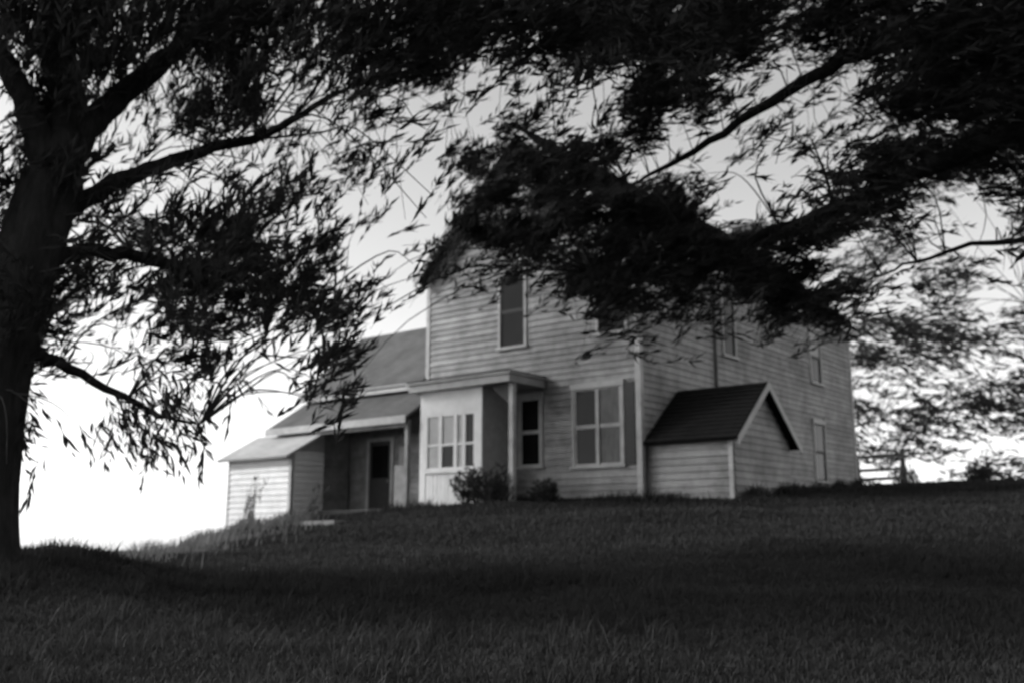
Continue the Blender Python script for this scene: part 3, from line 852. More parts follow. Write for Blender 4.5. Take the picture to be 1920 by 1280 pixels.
 (-4.2,13.8,6.0,0.28,0.6,-0.0,0.8,0.28),(-4.1,14.5,6.3,0.20,0.4,0.3,0.9,0.25),(-3.1,11.7,5.4,0.23,0.6,0.2,0.8,0.12),
 (-2.2,10.0,4.8,0.30,0.6,-0.3,0.8,0.04),(-2.3,11.7,5.3,0.27,0.6,-0.6,0.6,0.04),(-2.2,11.6,5.3,0.29,0.5,0.3,0.8,0.04),
 (-2.1,13.2,5.9,0.29,0.6,0.2,0.7,0.03),(-0.9,10.0,4.9,0.22,0.5,-0.0,0.8,0.01),(-7.6,14.7,5.9,0.29,0.9,-0.5,0.0,0.36),
 (-6.5,13.0,5.4,0.23,0.7,0.1,0.7,0.28),(-6.9,14.4,5.9,0.24,-0.7,0.2,0.7,0.28),(-4.4,9.8,4.5,0.25,0.9,-0.1,0.4,0.08),
 (-4.8,11.3,5.0,0.28,0.6,0.2,0.8,0.03),(-5.3,13.3,5.5,0.25,0.0,-0.2,1.0,0.03),(-3.7,9.9,4.6,0.24,0.4,0.1,0.9,0.05),
 (-3.9,11.1,4.9,0.30,0.6,-0.1,0.8,0.18),(-4.7,14.9,6.0,0.25,1.0,-0.3,0.1,0.33),(-3.0,10.0,4.5,0.29,0.6,-0.1,0.8,0.15),
 (-4.2,14.8,6.1,0.25,-0.5,0.3,0.8,0.32),(-3.5,14.2,5.7,0.28,0.1,-0.2,1.0,0.19),(-2.6,12.0,5.1,0.28,0.7,-0.4,0.6,0.09),
 (-3.0,14.9,6.0,0.25,0.5,-0.1,0.8,0.12),(-2.7,14.3,5.9,0.26,0.7,-0.2,0.7,0.06),(-5.5,10.5,4.4,0.23,0.9,-0.2,0.2,0.16),
 (-5.4,11.0,4.5,0.22,0.9,0.2,0.5,0.20),(-5.7,12.1,4.9,0.27,0.3,0.5,0.8,0.13),(-5.0,11.2,4.6,0.26,0.0,0.2,1.0,0.10),
 (-5.3,12.3,5.0,0.22,-0.3,-0.1,0.9,0.08),(-5.3,13.4,5.2,0.25,0.1,-0.5,0.9,0.04),(-5.0,13.7,5.2,0.24,0.7,-0.0,0.7,0.06),
 (-4.5,12.8,5.0,0.29,0.7,-0.1,0.7,0.18),(-4.6,14.4,5.4,0.23,0.7,0.3,0.7,0.31),(-4.5,14.9,5.8,0.22,0.8,-0.5,0.4,0.33),
 (-3.7,13.4,5.4,0.28,0.9,0.2,0.3,0.26),(-2.7,10.3,4.5,0.28,0.9,0.1,0.4,0.14),(-2.5,10.9,4.7,0.26,0.5,-0.3,0.8,0.15),
 (-2.4,11.4,4.7,0.30,0.5,0.5,0.7,0.12),(-2.5,13.8,5.4,0.25,0.3,0.6,0.8,0.01),(-1.9,13.0,5.1,0.25,0.5,-0.6,0.6,0.01),
 (-1.3,10.1,4.3,0.21,0.5,0.1,0.9,0.01),(-1.1,10.7,4.6,0.24,0.5,0.4,0.8,0.03),(-1.0,12.7,5.0,0.25,0.6,0.2,0.8,0.04),
 (-5.0,9.7,4.1,0.26,0.1,-0.7,0.7,0.14),(-6.3,12.7,4.8,0.24,-0.3,-0.4,0.9,0.27),(-6.1,13.0,4.8,0.28,0.3,0.6,0.8,0.11),
 (-5.0,11.6,4.5,0.24,0.7,0.0,0.7,0.10),(-4.0,9.7,4.1,0.25,0.4,-0.0,0.9,0.02),(-4.0,10.3,4.2,0.26,0.7,0.2,0.7,0.02),
 (-5.2,14.0,5.0,0.25,1.0,0.2,0.0,0.09),(-3.3,9.7,4.0,0.25,-0.1,0.1,1.0,0.14),(-4.6,13.7,5.1,0.24,0.7,0.5,0.5,0.28),
 (-3.7,12.7,4.7,0.26,0.6,-0.3,0.7,0.24),(-3.9,14.7,5.2,0.29,0.2,0.2,1.0,0.32),(-3.3,13.5,4.9,0.28,0.4,0.4,0.8,0.26),
 (-2.6,11.8,4.5,0.22,0.6,0.4,0.7,0.21),(-2.3,12.1,4.7,0.27,0.5,0.2,0.8,0.04),(-1.6,9.7,4.0,0.24,0.7,0.0,0.7,0.00),
 (-1.5,11.9,4.6,0.26,0.6,-0.5,0.6,0.01),(-5.0,9.8,3.8,0.28,0.5,-0.2,0.8,0.14),(-5.6,11.4,4.1,0.26,0.9,0.1,0.3,0.19),
 (-6.5,14.0,4.8,0.25,0.7,-0.5,0.5,0.10),(-6.4,14.2,4.8,0.28,1.0,-0.1,0.3,0.04),(-6.2,14.9,5.0,0.27,0.8,-0.2,0.6,0.04),
 (-5.6,14.2,4.7,0.27,0.7,-0.3,0.7,0.04),(-3.8,10.2,3.9,0.23,0.7,0.0,0.7,0.07),(-4.9,14.4,4.8,0.22,0.1,0.1,1.0,0.20),
 (-4.1,12.9,4.4,0.23,0.9,0.1,0.5,0.21),(-3.8,12.9,4.6,0.29,0.7,0.2,0.6,0.14),(-3.6,13.0,4.4,0.30,0.6,0.1,0.8,0.04),
 (-2.8,11.0,4.2,0.27,0.2,-0.1,1.0,0.18),(-2.1,9.6,3.7,0.21,0.3,0.2,0.9,0.06),(-2.6,13.0,4.6,0.25,0.7,0.2,0.7,0.13),
 (-2.6,14.4,4.8,0.25,0.5,0.4,0.8,0.31),(-1.7,10.8,4.1,0.21,0.6,-0.2,0.8,0.08),(-6.6,13.0,4.2,0.20,0.9,-0.5,-0.1,0.25),
 (-5.1,10.6,3.7,0.21,0.7,-0.1,0.7,0.04),(-6.5,14.1,4.5,0.27,0.3,-0.2,0.9,0.01),(-5.1,11.8,3.8,0.27,1.0,-0.3,0.0,0.01),
 (-5.5,13.3,4.3,0.26,0.2,-0.2,1.0,0.01),(-4.3,11.0,3.7,0.30,0.3,0.3,0.9,0.01),(-4.2,11.5,3.8,0.24,0.8,-0.4,-0.3,0.04),
 (-3.7,10.8,3.7,0.22,0.6,-0.5,0.6,0.07),(-3.7,11.8,4.0,0.27,0.2,-0.2,1.0,0.08),(-2.9,9.9,3.6,0.23,0.8,0.3,0.6,0.02),
 (-2.9,10.2,3.6,0.25,0.9,-0.3,0.3,0.02),(-3.2,12.8,4.2,0.28,0.2,-0.4,0.9,0.03),(-2.8,12.8,4.3,0.25,0.6,-0.4,0.7,0.03),
 (-2.6,12.7,4.1,0.28,0.6,0.0,0.8,0.02),(-2.0,11.2,3.7,0.25,0.5,0.2,0.8,0.09),(-6.5,12.8,3.9,0.22,0.8,-0.1,0.6,0.14),
 (-5.5,11.4,3.6,0.25,0.7,0.5,0.5,0.06),(-4.8,10.4,3.4,0.23,0.9,-0.1,0.4,0.01),(-5.4,12.9,4.0,0.27,0.6,0.1,0.8,0.01),
 (-3.8,9.8,3.3,0.27,0.8,0.2,0.6,0.00),(-4.6,12.6,3.8,0.29,0.9,0.0,0.5,0.03),(-3.7,10.8,3.6,0.22,1.0,-0.0,0.1,0.06),
 (-4.1,12.9,3.8,0.24,0.3,-0.4,0.9,0.11),(-3.1,10.6,3.5,0.21,0.1,-0.0,1.0,0.05),(-2.3,11.5,3.7,0.28,0.6,0.0,0.8,0.01),
 (-1.7,9.6,3.3,0.28,0.6,-0.1,0.8,0.12),(-1.8,12.1,3.7,0.27,0.7,-0.1,0.7,0.01),(-5.6,10.9,3.3,0.28,0.3,0.2,-0.9,0.07),
 (-5.4,11.2,3.4,0.20,0.3,0.1,-0.9,0.01),(-4.0,10.3,3.2,0.23,0.6,-0.1,-0.8,0.01),(-4.3,11.6,3.3,0.27,0.5,-0.1,-0.9,0.01),
 (-3.5,10.4,3.1,0.23,0.4,0.1,-0.9,0.05),(-3.0,9.5,3.0,0.24,0.7,-0.6,-0.4,0.02),(-2.9,9.7,3.1,0.25,-0.1,-0.0,-1.0,0.02),
 (-2.1,9.7,3.1,0.26,0.8,0.3,-0.6,0.00),(-2.0,10.1,3.2,0.27,0.7,0.1,0.7,0.05),(-5.5,10.8,3.0,0.23,0.6,0.3,-0.7,0.12),
 (-5.3,11.0,3.0,0.24,0.6,-0.2,-0.8,0.03),(-5.1,12.4,3.1,0.27,0.4,0.2,-0.9,0.03),(-4.5,11.9,3.1,0.23,0.5,0.0,-0.9,0.11),
 (-3.9,10.5,3.0,0.28,0.8,-0.1,-0.6,0.04),(-3.4,10.0,2.8,0.25,0.5,0.1,-0.9,0.05),(-3.5,11.0,3.0,0.27,0.8,-0.4,-0.5,0.03),
 (-2.1,11.1,3.1,0.29,0.7,0.2,0.7,0.06),(-1.8,10.0,2.9,0.22,0.7,-0.1,0.7,0.04),(-5.4,10.6,2.8,0.25,0.2,-0.3,-0.9,0.03),
 (-5.4,11.2,2.8,0.28,0.5,-0.6,-0.6,0.02),(-4.6,9.9,2.6,0.21,0.5,-0.3,-0.8,0.01),(-4.3,9.9,2.6,0.20,0.6,0.1,-0.8,0.01),
 (-5.1,12.5,2.9,0.20,-0.1,0.2,-1.0,0.03),(-4.2,10.8,2.8,0.20,0.7,-0.0,-0.7,0.03),(-3.6,9.9,2.6,0.21,0.5,-0.4,-0.7,0.04),
 (-4.5,13.0,2.8,0.27,0.1,0.0,-1.0,0.03),(-3.2,10.2,2.7,0.26,-0.3,-0.0,-0.9,0.01),(-4.8,9.5,2.3,0.27,0.0,0.2,-1.0,0.01),
 (-4.4,11.7,2.5,0.25,0.2,-0.3,-0.9,0.01),(-4.7,13.0,2.6,0.21,0.9,-0.4,-0.2,0.01),(-3.5,10.6,2.5,0.28,-0.3,-0.0,-1.0,0.00),
 (-14.7,14.1,16.9,0.70,-0.0,-0.4,0.9,3.42),(-9.4,9.5,12.0,0.70,0.2,-0.2,1.0,1.56),(-9.2,10.6,13.1,0.70,0.1,-0.3,1.0,1.93),
 (-7.3,9.6,12.0,0.70,0.1,-0.4,0.9,1.58),(-6.5,9.9,12.3,0.70,0.2,-0.3,1.0,1.67),(-7.1,12.1,14.8,0.70,0.2,-0.2,1.0,2.52),
 (-6.0,12.3,15.0,0.70,0.0,0.4,0.9,2.60),(-4.0,10.4,12.9,0.70,0.2,0.2,1.0,1.85),(-4.7,16.0,19.0,0.70,0.1,-0.5,0.9,4.38),
 (-3.2,14.8,17.7,0.70,0.5,-0.1,0.9,3.77),(-1.0,11.3,13.8,0.70,0.4,0.2,0.9,2.17),(-15.0,14.6,15.8,0.70,-0.0,-0.5,0.9,3.66),
 (-11.4,12.0,13.3,0.70,0.0,-0.1,1.0,2.46),(-9.2,10.8,12.2,0.70,0.2,-0.1,1.0,2.02),(-8.9,12.0,13.3,0.70,0.1,0.4,0.9,2.47),
 (-7.4,10.8,12.1,0.70,0.1,-0.4,0.9,2.01),(-5.4,9.9,11.2,0.70,0.1,0.1,1.0,1.67),(-7.2,15.4,16.6,0.70,0.3,0.0,1.0,4.09),
 (-3.5,9.1,10.4,0.70,0.1,0.0,1.0,1.41),(-4.6,15.2,16.5,0.70,0.1,-0.5,0.9,3.99),(-2.5,12.4,13.7,0.70,0.5,-0.7,0.5,2.66),
 (-0.9,10.8,12.1,0.70,0.8,-0.3,0.6,1.99),(-9.4,9.1,9.5,0.70,-0.1,0.3,0.9,1.42),(-10.1,10.9,11.1,0.70,-0.1,-0.3,0.9,2.04),
 (-12.7,15.6,15.1,0.70,0.1,-0.2,1.0,4.16),(-8.0,10.9,11.0,0.70,0.0,0.3,1.0,2.03),(-6.5,10.1,10.4,0.70,0.0,-0.7,0.7,1.75),
 (-7.4,13.1,13.0,0.70,0.2,0.5,0.8,2.96),(-4.4,8.9,9.3,0.70,0.2,0.4,0.9,1.35),(-4.6,12.3,12.3,0.70,0.2,0.1,1.0,2.61),
 (-2.4,9.0,9.4,0.70,0.2,-0.1,1.0,1.39),(-2.0,10.8,11.0,0.70,0.8,0.2,0.6,2.00),(-1.1,12.0,12.0,0.70,0.7,-0.1,0.7,2.49),
 (-15.0,14.8,12.8,0.70,-0.0,0.6,0.8,3.74),(-14.1,15.3,13.3,0.70,0.0,0.3,1.0,4.02),(-10.2,12.1,10.8,0.70,0.0,-0.5,0.9,2.52),
 (-10.1,13.9,12.2,0.70,0.1,0.1,1.0,3.31),(-8.3,12.7,11.3,0.70,0.2,-0.0,1.0,2.77),(-7.0,12.4,11.0,0.70,0.3,0.0,1.0,2.63),
 (-4.6,9.9,9.2,0.70,0.2,-0.4,0.9,1.70),(-4.7,13.1,11.6,0.70,0.2,0.1,1.0,2.93),(-2.7,9.3,8.7,0.70,0.2,0.1,1.0,1.50),
 (-2.3,13.7,12.1,0.70,0.8,0.0,0.6,3.23),(-0.7,8.5,8.1,0.70,0.7,-0.3,0.6,1.25),(-9.1,9.5,7.9,0.70,0.1,-0.3,1.0,1.54),
 (-11.0,12.1,9.6,0.70,0.1,-0.2,1.0,2.50),(-8.6,10.7,8.7,0.70,0.0,-0.3,1.0,1.97),(-10.7,15.0,11.5,0.70,0.1,0.1,1.0,3.87),
 (-8.4,13.7,10.7,0.70,0.2,-0.5,0.8,3.21),(-5.8,10.6,8.6,0.70,0.3,-0.7,0.7,1.94),(-6.3,13.8,10.8,0.70,0.3,0.0,0.9,3.29),
 (-5.3,15.5,11.9,0.70,0.2,-0.3,0.9,4.12),(-3.5,11.8,9.4,0.70,0.1,0.1,1.0,2.41),(-3.1,15.7,12.0,0.70,0.6,-0.5,0.7,4.23),
 (-1.2,12.4,9.8,0.70,0.7,-0.4,0.6,2.64),(-9.5,9.9,7.2,0.70,0.0,-0.4,0.9,1.67),(-12.8,14.2,9.6,0.70,0.1,0.4,0.9,3.47),
 (-9.8,12.4,8.6,0.70,0.1,-0.1,1.0,2.63),(-8.1,11.3,8.0,0.70,0.3,0.2,0.9,2.20),(-9.7,15.7,10.4,0.70,0.3,0.2,0.9,4.21),
 (-5.3,9.8,7.1,0.70,0.0,0.1,1.0,1.66),(-4.4,10.1,7.3,0.70,0.3,-0.0,1.0,1.75),(-4.5,13.2,9.0,0.70,0.2,0.1,1.0,2.99),
 (-2.8,10.7,7.6,0.70,0.4,0.5,0.7,1.96),(-1.8,9.8,7.1,0.70,0.5,0.0,0.9,1.66),(-1.2,15.9,10.6,0.70,0.6,-0.3,0.8,4.35),
 (-9.4,10.3,7.6,0.60,0.2,0.4,0.9,1.57),(-7.9,9.5,7.1,0.60,0.1,0.1,1.0,1.35),(-8.7,11.7,8.4,0.60,0.1,-0.0,1.0,2.03),
 (-8.4,12.6,8.9,0.60,0.2,-0.1,1.0,2.37),(-8.6,9.6,6.3,0.60,0.0,0.4,0.9,1.36),(-7.8,9.6,6.3,0.60,0.1,0.0,1.0,1.38),
 (-8.1,11.1,7.0,0.60,0.1,0.1,1.0,1.82),(-7.3,11.2,7.1,0.60,0.1,0.0,1.0,1.88),(-10.1,11.5,6.1,0.60,0.0,-0.2,1.0,1.96),
 (-8.5,10.7,5.8,0.60,0.4,0.3,0.9,1.70),(-8.0,11.2,6.0,0.60,0.2,0.1,1.0,1.85),(-6.3,9.9,5.5,0.60,0.5,-0.1,0.9,1.45),
 (-9.1,10.5,4.8,0.60,0.2,-0.3,0.9,1.64),(-7.6,9.7,4.6,0.60,-0.3,-0.1,1.0,1.40),(-8.1,11.4,5.1,0.60,1.0,-0.2,0.0,1.93),
 (-7.7,12.3,5.4,0.60,0.2,0.4,0.9,2.24),(-9.3,10.8,4.0,0.60,-0.2,0.5,0.9,1.75),(-9.4,12.1,4.3,0.60,0.8,-0.5,0.3,2.18),
 (-7.5,10.8,4.0,0.60,0.9,-0.1,0.3,1.75),(-7.6,12.3,4.3,0.60,0.5,0.1,0.9,2.26),]
T2 = [
 (-3.4,14.0,9.4,0.23,0.3,0.1,0.9,0.06),(-1.5,14.5,9.8,0.23,0.6,0.4,0.6,0.11),(-0.7,12.8,8.7,0.28,0.7,0.2,0.7,0.12),
 (-0.5,12.5,8.7,0.28,0.7,0.1,0.7,0.12),(-0.2,16.1,10.6,0.28,0.9,0.1,0.5,0.46),(0.2,12.8,8.8,0.22,0.5,-0.4,0.7,0.12),
 (0.4,10.8,7.7,0.22,0.6,0.6,0.4,0.17),(0.9,14.5,9.7,0.27,0.6,0.3,0.8,0.49),(1.6,15.7,10.6,0.26,0.8,0.1,0.5,0.57),(1.5,11.7,8.3,0.22,0.8,0.2,0.6,0.32),
 (2.4,15.7,10.5,0.26,0.7,0.4,0.6,0.49),(2.0,11.1,7.8,0.29,0.8,0.2,0.5,0.18),(2.0,10.4,7.4,0.21,0.8,-0.4,0.5,0.14),
 (3.1,14.2,9.6,0.25,0.9,-0.1,0.4,0.47),(3.6,14.2,9.8,0.27,0.8,-0.4,0.5,0.15),(4.4,15.9,10.5,0.21,0.7,-0.4,0.5,0.16),
 (4.7,15.2,10.1,0.26,0.9,-0.4,0.3,0.12),(3.7,11.5,8.2,0.21,0.7,0.3,0.6,0.07),(4.8,13.5,9.2,0.23,1.0,-0.0,0.3,0.10),
 (3.9,10.2,7.3,0.29,0.9,0.2,0.5,0.03),(4.2,10.4,7.6,0.28,0.8,0.4,0.4,0.08),(7.0,16.5,11.1,0.23,0.9,-0.1,0.3,0.24),
 (6.2,13.5,9.1,0.23,1.0,-0.1,0.2,0.22),(7.0,14.6,9.7,0.24,0.9,0.5,0.2,0.33),(6.2,12.4,8.5,0.21,0.8,0.5,0.3,0.30),
 (8.5,16.0,10.7,0.28,0.9,-0.2,0.3,0.51),(6.2,11.1,7.9,0.23,0.9,-0.2,0.3,0.24),(-0.2,13.3,8.8,0.25,0.8,0.0,0.6,0.07),
 (0.2,10.4,7.2,0.22,0.7,-0.3,0.7,0.04),(0.5,10.4,7.2,0.23,0.7,-0.3,0.6,0.25),(1.1,16.3,10.3,0.29,0.7,0.1,0.7,0.62),
 (1.3,13.0,8.7,0.21,0.8,0.1,0.6,0.40),(1.4,10.9,7.5,0.25,0.8,0.1,0.6,0.28),(2.2,16.2,10.2,0.25,0.8,-0.2,0.5,0.42),
 (2.1,12.8,8.5,0.27,0.8,0.4,0.4,0.38),(2.3,12.1,8.0,0.29,0.9,-0.4,0.4,0.34),(3.0,13.6,9.0,0.23,0.8,0.3,0.5,0.43),
 (2.6,10.4,7.3,0.24,0.8,-0.3,0.6,0.25),(2.9,10.6,7.2,0.20,0.8,-0.3,0.5,0.05),(4.8,16.4,10.5,0.21,0.8,0.1,0.6,0.12),
 (4.9,15.1,9.8,0.23,0.6,0.5,0.6,0.10),(4.7,13.6,9.0,0.26,0.9,0.3,0.4,0.01),(5.6,14.9,9.5,0.22,0.6,-0.7,0.3,0.07),
 (4.5,11.0,7.6,0.27,0.9,-0.1,0.5,0.09),(5.9,13.8,9.0,0.29,0.9,-0.0,0.4,0.11),(5.6,12.3,8.2,0.27,1.0,-0.0,0.3,0.35),
 (6.2,13.0,8.7,0.26,0.9,0.3,0.3,0.39),(6.5,12.9,8.6,0.22,0.9,0.5,0.2,0.39),(5.7,10.9,7.5,0.29,0.9,0.3,0.3,0.28),(7.8,13.9,9.0,0.21,1.0,-0.1,0.0,0.45),
 (-0.5,14.8,9.1,0.27,0.7,-0.5,0.6,0.04),(-0.0,14.7,9.2,0.25,0.7,0.3,0.6,0.05),(0.1,13.5,8.6,0.23,0.6,-0.5,0.6,0.07),
 (0.8,16.1,9.7,0.22,0.7,0.1,0.7,0.19),(1.1,11.4,7.6,0.29,0.7,-0.0,0.7,0.20),(1.9,15.6,9.7,0.28,0.8,0.1,0.6,0.31),
 (1.8,12.4,7.9,0.28,0.8,-0.1,0.5,0.12),(2.4,15.0,9.4,0.27,0.7,-0.6,0.4,0.52),(2.5,12.9,8.3,0.27,0.9,-0.0,0.4,0.39),
 (2.2,10.3,6.9,0.27,0.6,0.6,0.5,0.25),(2.8,11.5,7.6,0.27,0.8,-0.1,0.6,0.31),(4.4,15.8,9.7,0.24,0.6,-0.7,0.3,0.06),
 (3.8,12.7,8.1,0.25,0.7,0.3,0.7,0.02),(5.2,15.9,9.6,0.27,0.7,-0.3,0.7,0.01),(5.0,14.7,9.1,0.20,0.6,0.7,0.4,0.01),
 (3.8,10.1,6.9,0.27,0.8,-0.4,0.4,0.04),(5.9,14.5,9.0,0.24,0.9,0.0,0.4,0.04),(5.0,11.8,7.6,0.29,0.9,-0.3,0.2,0.14),
 (6.3,14.1,8.7,0.21,1.0,-0.1,0.1,0.46),(5.2,11.0,7.3,0.22,0.8,-0.5,0.2,0.28),(5.6,11.0,7.2,0.29,0.9,-0.2,0.3,0.28),
 (6.5,12.6,8.1,0.24,1.0,0.1,0.2,0.37),(8.5,15.2,9.4,0.21,1.0,-0.1,0.3,0.54),(-1.7,10.6,6.7,0.26,0.5,-0.1,0.8,0.09),
 (-0.4,13.4,8.0,0.24,0.9,-0.2,0.5,0.01),(-0.2,15.9,9.3,0.25,0.8,0.1,0.5,0.02),(0.2,14.4,8.5,0.25,0.7,-0.2,0.7,0.03),
 (0.5,12.0,7.3,0.25,0.6,0.5,0.6,0.08),(1.6,13.0,7.9,0.24,0.7,-0.5,0.4,0.01),(2.1,14.7,8.6,0.24,0.8,0.1,0.6,0.50),
 (2.0,12.4,7.6,0.24,0.8,-0.3,0.5,0.36),(2.0,10.3,6.6,0.23,0.8,0.3,0.5,0.25),(2.7,12.5,7.6,0.27,0.7,0.5,0.5,0.11),
 (2.7,11.1,7.0,0.24,0.7,-0.1,0.7,0.05),(3.0,11.2,7.1,0.26,0.8,-0.3,0.6,0.02),(3.6,11.4,7.0,0.25,0.8,0.1,0.5,0.00),
 (5.1,14.8,8.9,0.23,0.9,0.2,0.4,0.04),(4.6,12.1,7.4,0.24,0.8,0.6,0.2,0.03),(4.3,10.8,6.8,0.26,0.7,-0.5,0.6,0.22),(4.7,11.2,6.9,0.25,0.9,0.3,0.4,0.29),
 (6.8,14.9,8.7,0.28,1.0,-0.1,0.3,0.52),(6.8,14.4,8.6,0.28,1.0,0.1,0.1,0.48),(7.9,16.0,9.4,0.30,0.8,-0.5,0.2,0.60),
 (6.4,12.2,7.5,0.29,0.9,0.0,0.4,0.35),(6.3,11.5,7.1,0.25,1.0,0.2,0.2,0.31),(-3.0,13.5,7.7,0.25,0.6,0.1,0.8,0.03),
 (-1.4,12.0,7.0,0.28,0.5,-0.6,0.5,0.02),(-0.8,13.9,7.9,0.21,0.6,-0.7,0.5,0.01),(-0.0,15.9,9.0,0.21,0.7,0.4,0.6,0.01),
 (0.1,10.6,6.3,0.30,0.8,-0.1,0.7,0.04),(0.5,12.8,7.4,0.22,0.6,-0.6,0.6,0.08),(1.9,14.8,8.4,0.29,0.7,0.3,0.6,0.51),
 (1.8,11.9,7.1,0.22,0.8,0.0,0.6,0.33),(2.3,13.7,7.9,0.29,0.9,0.1,0.5,0.21),(3.2,16.0,9.0,0.27,0.8,-0.4,0.4,0.25),
 (2.6,12.3,7.1,0.28,0.8,-0.3,0.5,0.12),(2.9,12.3,7.2,0.25,0.8,0.2,0.6,0.01),(3.6,13.1,7.5,0.25,0.9,-0.0,0.4,0.02),
 (3.9,13.0,7.6,0.28,1.0,0.1,0.3,0.01),(4.1,12.6,7.4,0.23,0.8,-0.1,0.6,0.03),(5.3,15.1,8.4,0.21,1.0,0.1,0.3,0.01),
 (4.5,12.3,7.3,0.25,0.8,-0.4,0.3,0.01),(4.8,12.5,7.3,0.21,0.9,0.2,0.3,0.11),(5.5,13.1,7.6,0.25,0.8,-0.5,0.3,0.40),
 (5.1,11.2,6.8,0.24,0.9,-0.1,0.4,0.29),(7.1,15.0,8.5,0.24,1.0,0.0,0.1,0.52),(6.5,12.9,7.5,0.24,1.0,-0.0,0.1,0.39),
 (5.6,10.7,6.6,0.25,1.0,-0.1,0.2,0.27),(7.0,12.8,7.4,0.26,1.0,0.2,0.3,0.38),(-0.2,14.3,7.7,0.24,0.7,0.4,0.6,0.10),
 (0.1,13.7,7.4,0.29,0.9,0.2,0.5,0.14),(0.7,15.8,8.3,0.22,0.7,-0.3,0.7,0.04),(1.2,12.1,6.9,0.21,0.7,-0.5,0.5,0.06),
 (1.7,13.1,7.2,0.23,0.8,0.3,0.5,0.29),(2.0,14.3,7.7,0.24,0.8,0.3,0.6,0.29),(2.2,12.4,6.9,0.24,0.8,-0.4,0.4,0.02),
 (2.6,10.3,6.0,0.22,0.7,-0.4,0.6,0.01),(3.5,13.2,7.2,0.22,0.7,-0.4,0.5,0.07),(3.9,13.0,7.1,0.22,0.7,-0.6,0.5,0.05),
 (4.1,12.9,7.1,0.26,0.8,0.2,0.6,0.04),(4.7,13.7,7.4,0.23,0.8,-0.1,0.5,0.05),(5.1,13.8,7.6,0.23,0.8,0.3,0.5,0.08),
 (6.2,16.2,8.5,0.25,0.7,-0.6,0.4,0.05),(6.4,15.2,8.1,0.29,0.8,0.5,0.4,0.05),(6.3,14.2,7.8,0.23,0.9,0.4,0.1,0.08),
 (5.5,11.9,6.7,0.28,0.9,-0.1,0.3,0.12),(7.1,14.4,7.7,0.25,1.0,0.1,0.2,0.48),(6.0,11.4,6.5,0.21,1.0,0.1,0.1,0.30),
 (7.2,13.1,7.2,0.23,1.0,0.2,-0.1,0.34),(-1.1,10.6,5.9,0.21,0.7,0.1,0.7,0.00),(-0.9,17.3,8.5,0.30,0.6,0.2,0.8,0.19),
 (-0.6,15.1,7.6,0.21,0.7,0.3,0.7,0.15),(-0.2,15.6,7.9,0.28,0.6,0.3,0.7,0.24),(0.2,15.4,7.7,0.21,0.9,0.1,0.5,0.46),
 (0.5,10.5,5.8,0.21,0.6,-0.4,0.7,0.09),(1.0,15.2,7.7,0.20,0.8,0.2,0.6,0.46),(1.4,14.3,7.4,0.22,0.8,-0.3,0.5,0.34),
 (1.7,13.4,7.1,0.25,0.8,0.0,0.7,0.06),(3.8,15.5,7.7,0.24,0.9,0.1,0.5,0.05),(3.7,14.5,7.4,0.23,0.7,-0.6,0.3,0.02),(4.5,15.0,7.7,0.26,0.8,0.0,0.6,0.02),
 (4.4,14.1,7.2,0.22,0.7,0.6,0.4,0.01),(5.3,15.7,8.1,0.27,0.8,0.4,0.4,0.06),(4.1,11.1,6.0,0.22,0.8,0.4,0.5,0.10),(6.0,15.2,7.7,0.26,1.0,-0.2,0.3,0.50),
 (4.7,11.3,6.2,0.29,0.9,0.0,0.4,0.28),(6.9,15.7,8.1,0.26,0.9,0.2,0.4,0.54),(6.1,12.9,6.8,0.21,0.9,0.2,0.5,0.23),(7.2,14.7,7.5,0.24,0.9,0.3,0.3,0.34),
 (7.1,13.9,7.2,0.27,0.9,0.3,0.2,0.28),(8.2,15.1,7.7,0.30,0.7,0.6,0.3,0.39),(-1.0,13.8,6.7,0.29,0.7,-0.0,0.8,0.01),
 (-0.8,14.0,7.0,0.28,0.5,0.2,0.8,0.12),(-0.7,18.4,8.6,0.22,0.7,0.2,0.7,0.30),(-0.0,18.0,8.3,0.26,0.7,-0.2,0.7,0.48),
 (0.4,14.9,7.3,0.21,0.8,0.3,0.6,0.44),(0.6,13.3,6.6,0.29,0.5,0.7,0.4,0.35),(0.9,14.0,6.8,0.21,0.8,-0.5,0.4,0.39),
 (1.1,12.1,6.3,0.28,0.8,-0.1,0.5,0.12),(1.1,10.3,5.4,0.27,0.8,-0.2,0.6,0.02),(2.5,14.8,7.1,0.27,0.8,-0.3,0.5,0.03),
 (3.1,15.9,7.6,0.20,0.8,0.3,0.6,0.05),(2.4,11.6,6.0,0.27,0.8,-0.4,0.4,0.05),(2.6,10.5,5.6,0.24,0.9,0.2,0.3,0.00),
 (2.8,10.0,5.5,0.30,0.7,-0.2,0.6,0.00),(3.4,11.5,5.9,0.24,0.8,-0.3,0.5,0.01),(3.3,10.3,5.5,0.28,0.9,-0.0,0.5,0.04),
 (3.6,10.6,5.6,0.22,0.9,0.3,0.4,0.08),(4.2,11.5,6.0,0.30,0.8,0.5,0.4,0.29),(5.2,13.5,6.8,0.22,0.9,0.0,0.3,0.39),(4.5,11.1,5.8,0.30,0.8,0.6,0.2,0.27),
 (6.5,14.5,7.1,0.24,0.9,0.3,0.4,0.17),(7.2,15.4,7.5,0.23,0.8,0.4,0.3,0.19),(7.9,15.8,7.6,0.25,1.0,0.2,0.1,0.17),(6.8,13.2,6.5,0.24,1.0,-0.3,0.1,0.12),
 (8.2,15.1,7.4,0.21,0.9,0.4,0.1,0.20),(-1.6,12.0,5.8,0.23,0.5,-0.3,0.8,0.01),(-0.8,15.2,6.9,0.24,0.6,0.1,0.8,0.13),
 (-0.5,16.0,7.2,0.22,0.7,-0.5,0.6,0.38),(-0.2,14.0,6.6,0.20,0.9,0.3,0.4,0.29),(0.4,17.2,7.6,0.28,0.6,0.2,0.8,0.58),
